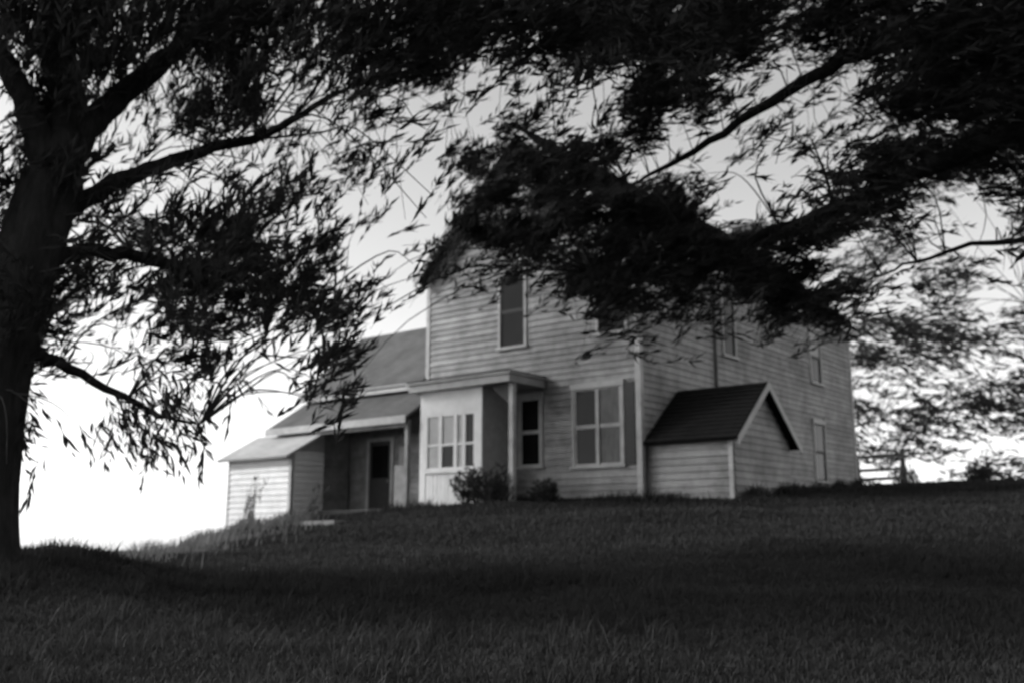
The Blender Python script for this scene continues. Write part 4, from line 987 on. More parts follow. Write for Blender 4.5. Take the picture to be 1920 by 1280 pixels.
 (0.6,18.2,8.1,0.22,0.7,-0.4,0.6,0.65),(0.7,11.4,5.7,0.26,0.8,-0.3,0.4,0.26),(1.1,11.0,5.5,0.20,0.7,-0.6,0.4,0.04),
 (1.7,14.0,6.4,0.23,0.8,0.2,0.6,0.46),(2.4,15.8,7.2,0.28,0.8,-0.4,0.5,0.43),(2.6,15.8,7.1,0.30,0.9,0.0,0.5,0.58),
 (2.8,15.0,6.8,0.23,0.6,-0.4,0.7,0.22),(3.5,16.0,7.2,0.25,0.8,0.4,0.5,0.01),(3.7,12.8,6.1,0.24,0.7,0.4,0.5,0.02),(3.4,11.0,5.4,0.29,0.9,0.2,0.4,0.09),
 (3.4,10.3,5.2,0.27,0.7,0.5,0.5,0.23),(5.0,13.5,6.2,0.27,1.0,-0.1,0.3,0.25),(4.3,11.2,5.6,0.28,0.8,-0.5,0.2,0.27),
 (4.9,12.0,5.7,0.21,0.9,-0.1,0.3,0.08),(7.0,13.5,6.4,0.26,1.0,0.2,0.0,0.09),(8.5,15.9,7.3,0.23,0.9,0.2,0.3,0.14),
 (-1.5,13.4,6.0,0.25,0.7,-0.2,0.6,0.01),(-0.8,15.9,6.7,0.24,0.6,-0.1,0.8,0.37),(-0.4,16.0,6.7,0.30,0.7,0.3,0.6,0.38),
 (-0.0,14.6,6.3,0.25,0.6,-0.0,0.8,0.41),(0.3,18.9,7.6,0.22,0.8,-0.2,0.5,0.70),(0.8,16.7,7.1,0.27,0.7,-0.1,0.7,0.65),
 (0.9,14.8,6.5,0.25,0.8,-0.1,0.7,0.51),(1.2,14.3,6.4,0.27,0.8,0.3,0.6,0.48),(1.6,14.5,6.3,0.21,0.8,0.1,0.6,0.49),(2.0,14.4,6.4,0.25,0.8,0.0,0.5,0.48),
 (2.5,14.9,6.5,0.27,0.9,0.3,0.4,0.52),(2.7,14.2,6.2,0.21,0.6,-0.4,0.7,0.08),(2.7,13.1,5.9,0.28,0.7,0.5,0.5,0.01),(3.7,15.5,6.6,0.29,0.8,0.3,0.5,0.02),
 (4.3,16.5,7.1,0.29,0.8,0.3,0.5,0.03),(3.9,13.6,6.0,0.29,0.7,-0.3,0.6,0.12),(4.2,13.2,5.8,0.27,0.8,0.1,0.5,0.29),
 (3.9,11.6,5.4,0.24,0.9,-0.0,0.4,0.22),(5.6,15.4,6.7,0.21,0.9,-0.2,0.4,0.26),(4.1,10.8,5.1,0.28,0.8,0.4,0.4,0.05),
 (4.9,11.7,5.4,0.24,1.0,-0.1,0.2,0.04),(7.0,15.8,6.6,0.26,1.0,0.0,0.1,0.06),(7.7,15.1,6.6,0.26,0.8,0.3,0.4,0.02),
 (6.7,12.6,5.7,0.22,0.6,-0.7,0.4,0.06),(-1.6,14.0,5.8,0.28,0.5,0.3,0.8,0.01),(-1.3,17.1,6.6,0.23,0.6,-0.0,0.8,0.09),
 (-1.2,18.7,7.2,0.30,0.6,-0.2,0.8,0.17),(-0.4,16.3,6.6,0.23,0.7,-0.5,0.5,0.39),(-0.1,14.1,5.8,0.24,0.6,-0.6,0.4,0.29),
 (0.3,16.5,6.5,0.26,0.7,0.5,0.5,0.47),(0.5,15.1,6.2,0.28,0.7,0.2,0.6,0.45),(1.2,16.9,6.6,0.25,0.9,0.2,0.4,0.43),(1.3,13.5,5.6,0.26,0.8,0.1,0.6,0.42),
 (2.0,17.4,6.9,0.21,0.8,0.2,0.6,0.70),(2.1,15.4,6.3,0.20,0.8,0.3,0.6,0.56),(2.2,13.2,5.6,0.21,0.9,-0.1,0.5,0.41),
 (2.5,13.1,5.5,0.23,0.8,-0.1,0.6,0.15),(2.9,14.4,5.8,0.24,0.8,-0.4,0.5,0.48),(4.1,17.4,6.8,0.22,0.8,-0.1,0.6,0.71),
 (4.5,17.3,6.9,0.28,1.0,-0.1,0.2,0.59),(3.9,13.7,5.7,0.22,0.8,-0.0,0.5,0.31),(4.6,14.8,6.2,0.20,0.9,-0.1,0.5,0.37),
 (4.8,14.3,6.0,0.21,0.9,-0.2,0.4,0.04),(4.7,11.1,4.9,0.22,0.9,0.2,0.2,0.01),(5.6,10.7,4.8,0.23,1.0,0.1,0.2,0.01),
 (-1.0,16.3,6.0,0.28,0.5,-0.4,0.7,0.08),(-0.6,14.2,5.4,0.25,0.8,0.4,0.4,0.10),(-0.0,13.4,5.2,0.24,0.7,-0.0,0.7,0.06),
 (0.1,15.6,5.9,0.21,0.6,0.3,0.7,0.12),(0.5,14.2,5.6,0.28,0.7,0.4,0.6,0.15),(1.1,17.2,6.3,0.25,0.7,0.4,0.5,0.57),(1.4,15.1,5.7,0.30,0.8,-0.4,0.5,0.44),
 (1.7,14.5,5.5,0.29,0.9,-0.0,0.4,0.42),(2.3,17.0,6.3,0.27,0.7,-0.5,0.5,0.67),(2.1,13.1,5.1,0.23,0.8,0.5,0.4,0.33),
 (2.6,14.4,5.6,0.28,0.7,0.1,0.7,0.49),(3.0,13.9,5.5,0.30,0.8,-0.1,0.5,0.45),(3.2,13.2,5.2,0.27,0.8,-0.2,0.5,0.41),
 (4.4,17.2,6.2,0.24,0.8,0.4,0.5,0.69),(4.1,14.0,5.4,0.23,0.9,0.1,0.5,0.45),(4.8,15.8,6.0,0.24,0.7,-0.5,0.5,0.14),
 (4.5,13.4,5.3,0.25,0.8,-0.5,0.2,0.01),(5.9,13.3,5.3,0.26,1.0,-0.0,0.2,0.01),(7.8,16.3,6.2,0.26,0.9,-0.4,0.2,0.06),
 (7.5,14.7,5.6,0.24,1.0,-0.1,0.2,0.01),(6.9,13.2,5.1,0.27,0.8,-0.5,0.2,0.02),(-2.0,13.4,5.0,0.30,0.6,-0.1,0.8,0.03),
 (-1.1,13.8,5.0,0.25,0.5,0.0,0.9,0.02),(-0.5,14.5,5.2,0.27,0.8,-0.1,0.6,0.01),(-0.2,16.9,6.0,0.29,0.7,-0.1,0.7,0.05),
 (0.4,17.4,5.8,0.26,0.7,0.2,0.7,0.04),(0.5,13.7,5.1,0.25,0.8,-0.4,0.5,0.07),(1.0,16.1,5.7,0.22,0.8,0.2,0.6,0.50),(1.2,13.6,5.0,0.26,0.8,0.0,0.6,0.36),
 (1.4,13.2,4.8,0.27,0.7,-0.4,0.6,0.34),(2.1,16.0,5.6,0.30,1.0,0.1,0.2,0.30),(2.5,14.8,5.2,0.21,0.8,-0.4,0.4,0.16),
 (3.0,16.5,5.8,0.28,0.8,0.3,0.5,0.25),(2.8,13.6,5.0,0.20,0.8,0.3,0.4,0.14),(4.2,17.5,6.0,0.24,0.8,0.3,0.5,0.71),(4.2,15.6,5.5,0.22,0.8,-0.3,0.5,0.57),
 (4.3,15.5,5.4,0.23,0.7,-0.5,0.5,0.56),(4.3,13.8,4.9,0.20,0.8,-0.5,0.4,0.32),(4.1,12.2,4.6,0.22,0.8,-0.4,0.4,0.12),
 (4.5,12.7,4.8,0.28,0.7,-0.3,0.6,0.04),(5.2,13.8,5.0,0.27,0.8,0.3,0.4,0.03),(5.6,14.1,5.2,0.23,0.9,-0.2,0.3,0.04),
 (6.6,15.6,5.6,0.26,1.0,0.2,0.1,0.04),(6.2,11.6,4.4,0.21,0.9,0.4,0.1,0.01),(1.0,14.9,4.9,0.27,0.7,0.5,0.5,0.04),(1.2,13.4,4.6,0.25,0.9,0.1,0.5,0.05),
 (1.7,15.1,5.0,0.27,0.8,-0.1,0.6,0.17),(2.3,16.5,5.4,0.27,0.8,-0.2,0.6,0.21),(2.6,15.6,5.1,0.29,0.8,0.3,0.6,0.09),
 (2.5,13.1,4.5,0.25,0.8,0.2,0.5,0.06),(3.2,14.9,4.8,0.30,0.9,-0.1,0.5,0.03),(3.6,15.6,5.1,0.24,0.9,0.4,0.4,0.04),(4.2,15.7,5.1,0.29,0.7,0.0,0.7,0.31),
 (4.8,17.2,5.4,0.27,0.9,0.2,0.5,0.23),(4.8,15.3,5.2,0.25,0.9,-0.1,0.4,0.39),(5.7,17.5,5.4,0.28,0.9,0.1,0.5,0.29),(4.0,11.1,4.2,0.25,0.9,0.1,0.4,0.04),
 (6.2,16.1,5.2,0.25,0.8,0.3,0.6,0.01),(8.0,15.1,5.1,0.24,0.9,0.5,0.2,0.02),(1.1,15.0,4.5,0.28,0.8,0.2,0.6,0.01),(1.2,15.0,4.6,0.26,0.8,0.1,0.6,0.02),
 (1.8,15.1,4.6,0.28,0.7,0.6,0.4,0.04),(1.9,14.8,4.5,0.21,0.9,0.1,0.5,0.03),(2.9,17.0,5.0,0.22,0.8,-0.0,0.6,0.04),
 (2.6,13.7,4.3,0.29,0.9,-0.0,0.4,0.01),(3.0,14.5,4.6,0.22,0.9,0.1,0.5,0.03),(3.9,14.8,4.6,0.28,0.7,0.6,0.3,0.01),
 (4.1,14.3,4.5,0.27,0.8,-0.1,0.6,0.02),(3.9,11.6,4.0,0.27,0.9,-0.1,0.5,0.01),(-3.7,13.6,3.6,0.29,0.8,0.0,-0.5,0.01),
 (-2.5,14.9,3.8,0.28,0.5,-0.5,0.7,0.05),(-0.2,14.0,16.8,0.70,0.8,-0.0,0.6,3.35),(1.0,9.0,11.4,0.70,0.8,-0.1,0.5,1.40),
 (1.7,8.8,11.2,0.70,0.8,-0.3,0.5,1.34),(2.4,8.6,11.0,0.70,0.8,-0.2,0.6,1.27),(5.6,14.9,17.7,0.70,0.8,0.3,0.5,3.79),
 (4.3,9.3,11.7,0.70,0.9,0.2,0.4,1.48),(7.3,12.8,15.5,0.70,1.0,-0.0,0.2,2.82),(9.0,13.2,16.0,0.70,0.9,-0.4,0.1,3.01),
 (11.6,15.5,18.5,0.70,0.9,-0.1,0.3,4.14),(13.3,15.7,18.7,0.70,0.9,0.4,0.1,4.24),(12.4,13.2,16.0,0.70,0.9,-0.4,0.3,3.01),
 (10.8,10.2,12.6,0.70,0.9,0.4,0.2,1.77),(18.0,15.6,18.6,0.70,1.0,-0.2,0.1,4.19),(-0.2,12.7,13.9,0.70,0.5,0.0,0.9,2.75),
 (0.7,8.9,10.3,0.70,0.8,0.0,0.5,1.37),(2.3,12.2,13.5,0.70,0.7,0.4,0.5,2.55),(3.6,14.0,15.2,0.70,0.7,0.0,0.7,3.36),
 (4.6,12.5,13.8,0.70,0.8,-0.2,0.6,2.68),(5.5,11.9,13.2,0.70,0.9,-0.3,0.4,2.42),(5.8,10.0,11.3,0.70,0.9,0.2,0.5,1.70),
 (9.1,14.4,15.6,0.70,1.0,-0.1,0.3,3.56),(9.7,13.0,14.3,0.70,1.0,-0.1,0.1,2.90),(11.3,13.6,14.9,0.70,0.9,-0.3,0.1,3.19),
 (14.0,15.4,16.6,0.70,0.8,0.3,0.5,4.05),(10.8,10.4,11.7,0.70,1.0,-0.0,0.2,1.85),(14.7,13.0,14.3,0.70,1.0,0.2,0.2,2.90),
 (-0.3,13.7,13.5,0.70,0.7,0.2,0.7,3.24),(1.4,14.7,14.3,0.70,0.6,0.4,0.7,3.70),(2.3,12.0,12.0,0.70,0.8,-0.0,0.6,2.46),
 (4.6,15.8,15.3,0.70,0.7,0.1,0.7,4.29),(4.2,11.8,11.8,0.70,0.7,-0.3,0.7,2.38),(7.0,15.5,15.0,0.70,0.9,-0.1,0.5,4.12),
 (5.6,10.0,10.3,0.70,0.6,-0.8,0.2,1.71),(8.4,13.3,13.1,0.70,0.8,0.5,0.4,3.05),(8.0,10.9,11.0,0.70,0.9,0.3,0.3,2.03),
 (11.7,13.8,13.5,0.70,0.8,0.5,0.2,3.25),(11.2,12.1,12.1,0.70,1.0,-0.1,0.1,2.53),(13.1,13.3,13.1,0.70,0.8,-0.6,0.2,3.02),
 (9.2,8.5,9.0,0.70,0.9,0.4,0.1,1.25),(0.2,15.6,13.5,0.70,0.8,0.0,0.6,4.19),(1.4,14.5,12.7,0.70,0.7,-0.1,0.7,3.62),
 (2.0,11.1,10.1,0.70,0.7,0.3,0.6,2.12),(2.8,9.9,9.1,0.70,0.7,0.5,0.5,1.67),(5.0,15.0,13.0,0.70,0.8,0.1,0.6,3.87),
 (6.8,15.2,13.2,0.70,0.8,-0.4,0.4,3.98),(6.1,11.1,10.1,0.70,0.9,0.2,0.3,2.12),(9.8,15.3,13.3,0.70,0.8,0.5,0.1,4.02),
 (8.8,12.5,11.1,0.70,1.0,-0.0,0.3,2.67),(8.7,10.5,9.6,0.70,0.9,-0.2,0.4,1.91),(10.8,12.3,11.0,0.70,1.0,-0.2,0.1,2.61),
 (13.6,13.8,12.1,0.70,0.9,-0.3,0.3,3.25),(11.6,10.8,9.9,0.70,0.9,-0.3,0.2,2.02),(0.0,8.9,7.5,0.70,0.7,-0.2,0.6,1.35),
 (0.9,15.0,11.5,0.70,0.8,-0.3,0.5,3.88),(1.6,9.7,8.0,0.70,0.7,0.0,0.7,1.62),(3.4,11.9,9.4,0.70,0.7,0.4,0.5,2.41),(3.4,9.8,8.1,0.70,0.8,0.3,0.6,1.65),
 (5.4,12.0,9.6,0.70,0.8,-0.5,0.3,2.48),(5.9,11.5,9.2,0.70,0.8,-0.5,-0.0,2.26),(7.3,11.8,9.4,0.70,1.0,0.3,0.1,2.38),
 (11.2,16.0,12.2,0.70,0.9,-0.2,0.4,4.39),(8.3,10.2,8.3,0.70,0.9,-0.4,0.2,1.77),(14.1,15.5,11.8,0.70,0.9,-0.1,0.4,4.12),
 (9.4,9.7,8.0,0.70,1.0,0.1,0.0,1.62),(16.1,15.3,11.7,0.70,1.0,0.2,0.2,4.02),(0.0,10.2,7.4,0.70,0.7,0.2,0.7,1.80),(1.3,14.5,9.8,0.70,0.8,0.1,0.6,3.62),
 (1.3,8.9,6.6,0.70,0.6,0.7,0.4,1.37),(3.4,14.3,9.7,0.70,0.8,0.3,0.6,3.52),(4.7,13.1,9.0,0.70,0.9,-0.3,0.2,2.92),(6.0,13.6,9.2,0.70,0.9,0.2,0.4,3.15),
 (5.7,10.6,7.6,0.70,1.0,0.0,0.2,1.92),(6.2,10.0,7.3,0.70,1.0,-0.0,0.2,1.73),(6.8,9.8,7.1,0.70,1.0,-0.2,0.1,1.65),(7.4,9.2,6.8,0.70,0.8,-0.4,0.5,1.45),
 (9.2,10.3,7.4,0.70,0.9,-0.5,0.1,1.83),(13.1,14.0,9.5,0.70,0.9,-0.3,0.4,3.36),(10.7,10.1,7.3,0.70,1.0,-0.1,-0.1,1.74),
 (8.9,13.8,9.6,0.60,0.8,0.6,0.1,3.66),(9.5,12.9,9.1,0.60,0.9,-0.2,0.2,3.24),(11.5,14.0,9.7,0.60,0.9,-0.2,0.3,3.78),
 (10.1,11.1,8.1,0.60,0.8,0.6,0.2,2.40),(12.9,13.0,9.1,0.60,0.9,0.3,0.3,3.25),(8.1,12.7,7.8,0.60,1.0,0.2,0.2,3.13),
 (8.2,11.4,7.1,0.60,1.0,0.1,0.2,2.51),(11.5,14.3,8.5,0.60,1.0,0.0,0.2,3.95),(10.1,11.3,7.1,0.60,0.9,0.5,0.2,2.46),
 (14.3,14.6,8.7,0.60,0.9,-0.2,0.3,4.15),(8.2,13.2,6.8,0.60,0.9,0.5,0.2,3.36),(7.4,10.5,5.7,0.60,0.9,0.3,0.3,2.12),
 (9.2,11.6,6.2,0.60,0.9,-0.4,0.1,2.59),(12.3,14.0,7.1,0.60,1.0,0.1,0.3,3.77),(10.6,11.0,5.9,0.60,0.9,-0.3,0.2,2.32),
 (9.2,15.0,6.2,0.60,0.9,0.4,-0.0,4.34),(9.0,12.9,5.5,0.60,0.7,0.7,0.1,3.20),(8.9,11.4,5.1,0.60,0.9,-0.4,0.3,2.51),
 (12.1,14.0,5.9,0.60,1.0,-0.1,0.2,3.80),(12.8,13.5,5.7,0.60,1.0,0.1,0.2,3.55),(7.9,13.1,4.5,0.60,0.9,-0.4,0.2,3.34),
 (8.2,12.0,4.2,0.60,0.9,0.3,0.4,2.79),(10.6,13.7,4.6,0.60,1.0,-0.2,0.1,3.65),(10.1,11.9,4.2,0.60,1.0,-0.1,0.2,2.73),
 (10.6,11.4,4.1,0.60,1.0,0.0,0.1,2.50),]
BG = [
 (18.7,52.5,12.9,0.70,1.0,-0.0,0.0,1.05),(17.0,44.7,11.4,0.70,1.0,0.1,-0.0,0.76),(18.2,45.9,11.7,0.70,1.0,0.0,0.1,0.80),
 (22.2,53.3,13.2,0.70,0.8,-0.6,-0.1,1.08),(21.1,47.6,12.3,0.70,0.9,-0.3,0.3,0.86),(22.5,49.6,12.8,0.70,1.0,0.2,0.1,0.93),
 (23.7,49.0,12.1,0.70,1.0,0.0,-0.1,0.62),(25.7,50.2,12.5,0.70,1.0,-0.0,0.2,0.60),(27.4,52.4,13.2,0.70,1.0,0.1,0.2,1.04),
 (17.4,50.0,11.4,0.70,0.7,0.5,0.5,0.95),(17.1,46.7,11.3,0.70,1.0,0.1,-0.1,0.83),(17.7,45.1,10.8,0.70,1.0,-0.2,0.0,0.77),
 (20.4,49.7,11.6,0.70,1.0,0.0,-0.1,1.73),(22.6,51.3,12.1,0.70,1.0,0.2,-0.0,1.96),(24.4,53.8,12.3,0.70,1.0,0.2,-0.1,2.15),
 (24.0,49.8,11.4,0.70,0.9,-0.1,0.3,0.28),(23.3,46.4,10.7,0.70,0.9,-0.1,-0.3,0.24),(24.9,47.2,11.4,0.70,1.0,0.3,-0.1,0.44),
 (18.6,52.2,11.3,0.70,1.0,0.1,-0.0,1.03),(18.9,51.6,11.0,0.70,1.0,0.0,0.1,1.68),(17.5,44.2,9.6,0.70,1.0,-0.3,-0.0,0.74),
 (21.1,50.9,10.8,0.70,1.0,-0.1,-0.1,0.99),(20.6,47.2,10.4,0.70,0.9,0.0,-0.3,0.85),(24.3,52.7,10.9,0.70,0.8,-0.0,-0.7,0.14),
 (22.0,45.5,9.9,0.70,1.0,0.0,0.1,0.09),(24.2,48.7,10.7,0.70,1.0,-0.0,0.1,0.22),(23.8,44.8,10.0,0.70,1.0,-0.2,-0.2,0.34),
 (15.9,46.8,9.3,0.70,0.9,0.2,0.3,0.83),(17.5,48.2,9.5,0.70,0.9,-0.3,0.2,0.36),(20.6,53.5,10.4,0.70,1.0,0.1,0.0,0.21),
 (18.7,45.8,9.3,0.70,0.8,0.5,-0.3,0.20),(21.1,49.6,9.6,0.70,1.0,0.3,-0.0,0.11),(23.8,51.5,9.9,0.70,1.0,-0.2,-0.1,0.14),
 (25.9,53.7,10.5,0.70,1.0,-0.1,-0.0,0.14),(25.3,51.2,10.2,0.70,0.9,-0.4,0.3,0.11),(23.6,44.9,9.0,0.70,0.9,-0.3,-0.0,1.02),
 (16.3,46.3,8.1,0.70,1.0,-0.3,-0.1,0.47),(17.0,46.4,8.1,0.70,0.9,0.3,0.2,0.35),(20.0,52.3,9.2,0.70,1.0,-0.0,-0.1,0.07),
 (20.1,48.7,8.7,0.70,0.9,0.5,-0.1,0.49),(23.5,53.7,9.4,0.70,1.0,0.2,0.1,0.56),(22.4,49.5,9.1,0.70,0.9,-0.3,0.1,0.20),
 (24.3,51.1,9.1,0.70,1.0,0.1,0.0,0.82),(24.3,48.0,8.5,0.70,1.0,0.1,-0.1,0.88),(24.0,46.9,8.5,0.70,1.0,0.2,-0.1,1.30),
 (18.2,52.6,8.3,0.70,0.9,-0.2,-0.4,1.05),(16.7,45.5,7.2,0.70,0.9,0.3,-0.0,0.22),(17.5,44.7,7.3,0.70,1.0,-0.1,0.1,0.76),
 (18.9,46.5,7.3,0.70,0.9,0.0,-0.4,0.82),(21.6,51.0,8.1,0.70,1.0,-0.2,0.1,1.41),(23.4,51.2,8.3,0.70,1.0,0.1,0.2,1.43),
 (22.1,46.7,7.4,0.70,1.0,0.1,-0.3,1.19),(24.5,50.0,8.1,0.70,1.0,-0.1,0.1,0.95),(28.0,53.3,8.5,0.70,1.0,0.0,0.1,1.08),
 (15.2,45.1,6.7,0.70,0.9,0.5,0.2,0.39),(18.2,51.1,6.9,0.70,1.0,0.1,-0.2,0.07),(20.0,50.9,7.3,0.70,1.0,-0.0,0.0,0.34),
 (18.8,46.5,6.6,0.70,1.0,-0.2,-0.0,0.82),(21.5,50.3,6.9,0.70,1.0,0.1,-0.0,0.49),(24.1,53.3,7.5,0.70,1.0,0.3,0.1,0.59),
 (24.3,51.7,7.1,0.70,0.9,0.4,-0.2,0.09),(25.6,51.1,7.4,0.70,0.9,-0.2,0.3,0.84),(26.2,50.6,7.0,0.70,0.8,0.4,0.5,0.36),
 (15.3,45.1,5.5,0.70,0.9,0.3,0.0,0.77),(16.5,46.1,5.9,0.70,0.8,0.6,-0.1,0.93),(18.5,48.5,5.8,0.70,0.9,0.1,0.4,1.28),
 (21.5,52.3,6.4,0.70,0.9,-0.5,0.1,0.57),(22.1,50.7,6.0,0.70,1.0,0.3,0.1,0.19),(21.0,46.2,6.0,0.70,1.0,0.2,-0.2,0.05),
 (23.3,49.8,6.1,0.70,1.0,-0.1,-0.3,0.06),(24.3,48.6,6.0,0.70,0.9,-0.2,-0.3,0.06),(26.8,51.6,6.1,0.70,1.0,-0.2,0.0,0.21),
 (17.4,47.8,5.2,0.70,1.0,-0.0,0.1,0.08),(20.9,48.3,5.4,0.70,1.0,0.1,0.0,0.14),(19.6,44.1,4.9,0.70,1.0,0.2,0.1,0.11),
 (24.4,51.5,5.0,0.70,0.8,0.6,-0.1,0.64),(23.5,48.7,5.0,0.70,1.0,-0.2,0.1,0.90),(25.5,49.3,5.0,0.70,0.9,-0.2,0.2,0.93),
 (16.1,46.5,3.9,0.70,0.9,-0.3,-0.2,0.41),(18.5,52.2,4.1,0.70,1.0,0.3,0.0,0.49),(20.6,50.1,4.0,0.70,1.0,0.1,0.1,0.95),
 (20.0,44.5,4.0,0.70,0.9,-0.2,-0.2,0.75),(24.8,53.1,4.5,0.70,0.9,-0.4,-0.1,1.07),(24.7,50.5,4.4,0.70,1.0,-0.0,0.1,0.97),
 (25.5,50.4,4.3,0.70,1.0,-0.2,0.1,0.96),(19.9,46.7,22.9,1.40,0.8,-0.0,0.7,3.79),(25.4,51.1,23.8,1.40,1.0,0.1,0.2,4.53),
 (28.3,52.5,26.5,1.40,0.9,-0.4,0.1,4.79),(32.7,54.7,25.6,1.40,0.9,-0.3,0.2,5.19),(31.6,45.5,22.7,1.40,1.0,-0.2,0.2,3.59),
 (39.4,51.3,24.2,1.40,0.8,0.3,0.5,4.56),(22.1,52.6,21.2,1.40,0.9,0.3,0.2,4.80),(23.2,50.6,21.1,1.40,1.0,0.1,0.2,4.44),
 (29.3,54.1,23.4,1.40,0.8,-0.4,0.4,5.09),(28.8,47.4,19.3,1.40,0.9,0.3,0.2,3.91),(33.6,51.2,20.4,1.40,0.8,0.4,0.3,4.54),
 (40.0,53.0,23.0,1.40,1.0,-0.0,0.3,4.87),(21.5,55.1,18.5,1.40,0.8,0.2,0.5,5.28),(29.9,54.2,19.3,1.40,1.0,0.1,0.1,5.10),
 (28.7,47.4,17.7,1.40,0.9,0.3,-0.1,3.90),(32.9,48.9,18.0,1.40,1.0,0.2,-0.0,4.15),(34.4,47.6,17.2,1.40,0.9,-0.2,0.2,3.94),
 (18.0,51.2,15.3,1.40,0.8,-0.5,0.3,4.55),(22.9,51.2,15.1,1.40,0.9,0.1,0.3,4.54),]


big = tree('shade_tree', 'big dark-trunked shade tree standing at the crest by the bright sky', [
    (-5.53, 10.5, 0.95, 0.66), (-5.53, 10.5, 1.28, 0.46), (-5.53, 10.5, 1.87, 0.34), (-5.54, 10.5, 2.76, 0.32), (-5.50, 10.5, 3.45, 0.32),
    (-5.40, 10.5, 4.15, 0.33), (-5.24, 10.5, 4.88, 0.33), (-5.07, 10.5, 5.55, 0.31)], [
    [(-5.07, 10.5, 5.55, 0.26), (-5.05, 10.6, 6.42, 0.2), (-5.35, 10.8, 7.46, 0.17), (-5.7, 11.0, 9.06, 0.12), (-5.77, 11.2, 11.11, 0.07)],
    [(-5.09, 10.5, 5.46, 0.2), (-5.33, 10.3, 6.19, 0.14), (-5.62, 10.1, 6.82, 0.11), (-6.16, 9.8, 7.41, 0.07), (-6.95, 9.5, 8.36, 0.04)],
    [(-5.06, 10.5, 5.62, 0.2), (-4.76, 10.8, 6.42, 0.15), (-4.25, 11.3, 7.37, 0.12), (-3.66, 11.8, 8.37, 0.09), (-2.84, 12.3, 9.46, 0.05), (-1.56, 13.0, 10.85, 0.03)],
    [(-5.22, 10.5, 4.94, 0.13), (-4.71, 11.0, 5.61, 0.1), (-4.01, 11.6, 6.25, 0.08), (-3.2, 12.2, 6.78, 0.055), (-2.35, 12.8, 7.66, 0.03)],
    [(-5.35, 10.5, 4.51, 0.12), (-4.86, 11.2, 4.9, 0.09), (-4.19, 12.0, 4.93, 0.07), (-3.32, 12.8, 4.93, 0.045), (-2.3, 13.5, 4.65, 0.02)],
    [(-5.45, 10.5, 3.68, 0.1), (-4.96, 11.0, 3.48, 0.06), (-4.34, 11.5, 3.12, 0.035), (-3.8, 12.0, 2.93, 0.015)],
], T1, .19, .030, dense=3.6, branch_r=.011, spray=(.3, .7))

tree('overhanging_tree', 'dark tree whose drooping boughs overhang the farmhouse roof', [
    (9.7, 12.3, 0.9, .75), (9.7, 12.3, 1.5, .55), (9.65, 12.3, 3.0, .48), (9.55, 12.35, 4.6, .45), (9.4, 12.4, 6.2, .40), (9.2, 12.4, 7.8, .32), (9.0, 12.4, 10.0, .22), (8.9, 12.4, 12.5, .10)], [
    [(9.42, 12.4, 6.0, .22), (8.2, 12.5, 6.9, .19), (6.89, 12.6, 6.95, 0.16), (5.51, 13.2, 6.53, 0.12), (4.2, 13.9, 6.1, 0.09), (2.76, 14.6, 5.86, 0.06), (1.26, 15.2, 5.73, 0.03)],
    [(9.25, 12.4, 7.4, .2), (8.2, 12.5, 8.3, .18), (6.91, 12.6, 8.59, 0.15), (5.13, 13.0, 8.4, 0.11), (4.03, 13.5, 7.99, 0.085), (2.74, 14.2, 7.33, 0.05), (1.83, 14.8, 7.0, 0.02)],
    [(9.1, 12.4, 9.0, .19), (8.0, 12.5, 9.8, .17), (6.61, 12.5, 9.83, 0.15), (4.42, 12.7, 9.46, 0.12), (2.21, 13.0, 9.15, 0.09), (0.15, 13.3, 8.9, 0.06), (-1.42, 13.6, 8.97, 0.03)],
    [(9.55, 12.35, 4.5, .10), (8.3, 12.4, 5.1, .07), (7.16, 12.4, 5.3, 0.05), (6.32, 12.8, 5.5, 0.035), (5.42, 13.3, 5.3, 0.02), (4.77, 13.8, 5.1, 0.01)],
], T2, .19, .030, dense=3.2, branch_r=.010, spray=(.25, .6))

yard = []  # crown of an unseen tree added at the left to shade the house front
for k in range(70):
    a_ = unit(rng.normal(size=3)) * rng.random() ** .4
    yard.append((-21.0 + a_[0] * 4.2, 27.3 + a_[1] * 2.4, 16.0 + a_[2] * 6.0, .9, *unit(rng.normal(size=3)), 3.2))
tree('added_shade_tree', 'unseen tall tree added beside the farmhouse to shade its front', [
    (-21, 27.3, -4.5, .5), (-21, 27.3, 0, .42), (-20.9, 27.3, 6, .36), (-21.1, 27.3, 12, .25), (-21, 27.3, 19, .1)],
    [[(-21, 27.3, 10, .12), (-19.6, 27.8, 12.5, .09), (-18.6, 28.3, 14.5, .03)], [(-21, 27.3, 11, .12), (-22.4, 26.6, 13.5, .09), (-23.4, 26.0, 16, .03)]],
    yard, .30, .09, dense=1.0)

# unseen trees added around the viewer to shade the lawn and house front
for k, (bx_, by_, lab) in enumerate(((-11, -11, 'unseen tree added for shade behind the viewer on the downhill side'), (0, -14, 'unseen tree added for shade straight behind the viewer'),
                                     (11, -11, 'unseen tree added for shade behind the viewer on the uphill side'), (19, -1, 'unseen tree added for shade beside the lawn next to the overhanging tree'))):
    cl = []
    for j in range(120):
        a_ = unit(rng.normal(size=3)) * rng.random() ** .4
        cl.append((bx_ + a_[0] * 6.0, by_ + a_[1] * 4.0, 7.6 + a_[2] * 6.6, 1.1, *unit(rng.normal(size=3)), 1.5))
    z0 = gz(bx_, by_)
    tree('unseen_shade_tree', lab, [(bx_, by_, z0 - .3, .5), (bx_, by_, z0 + .6, .36), (bx_, by_, 4, .32), (bx_ + .1, by_, 8, .22), (bx_, by_, 12.5, .08)],
         [[(bx_, by_, 4, .14), (bx_ + 2, by_ + .8, 6, .1), (bx_ + 4, by_ + 1.2, 7.5, .04)], [(bx_, by_, 4.6, .14), (bx_ - 2, by_ - .8, 6.5, .1), (bx_ - 4, by_ + 1, 8, .04)]],
         cl, .5, .16, 'added shade trees out of view', dense=1.0)

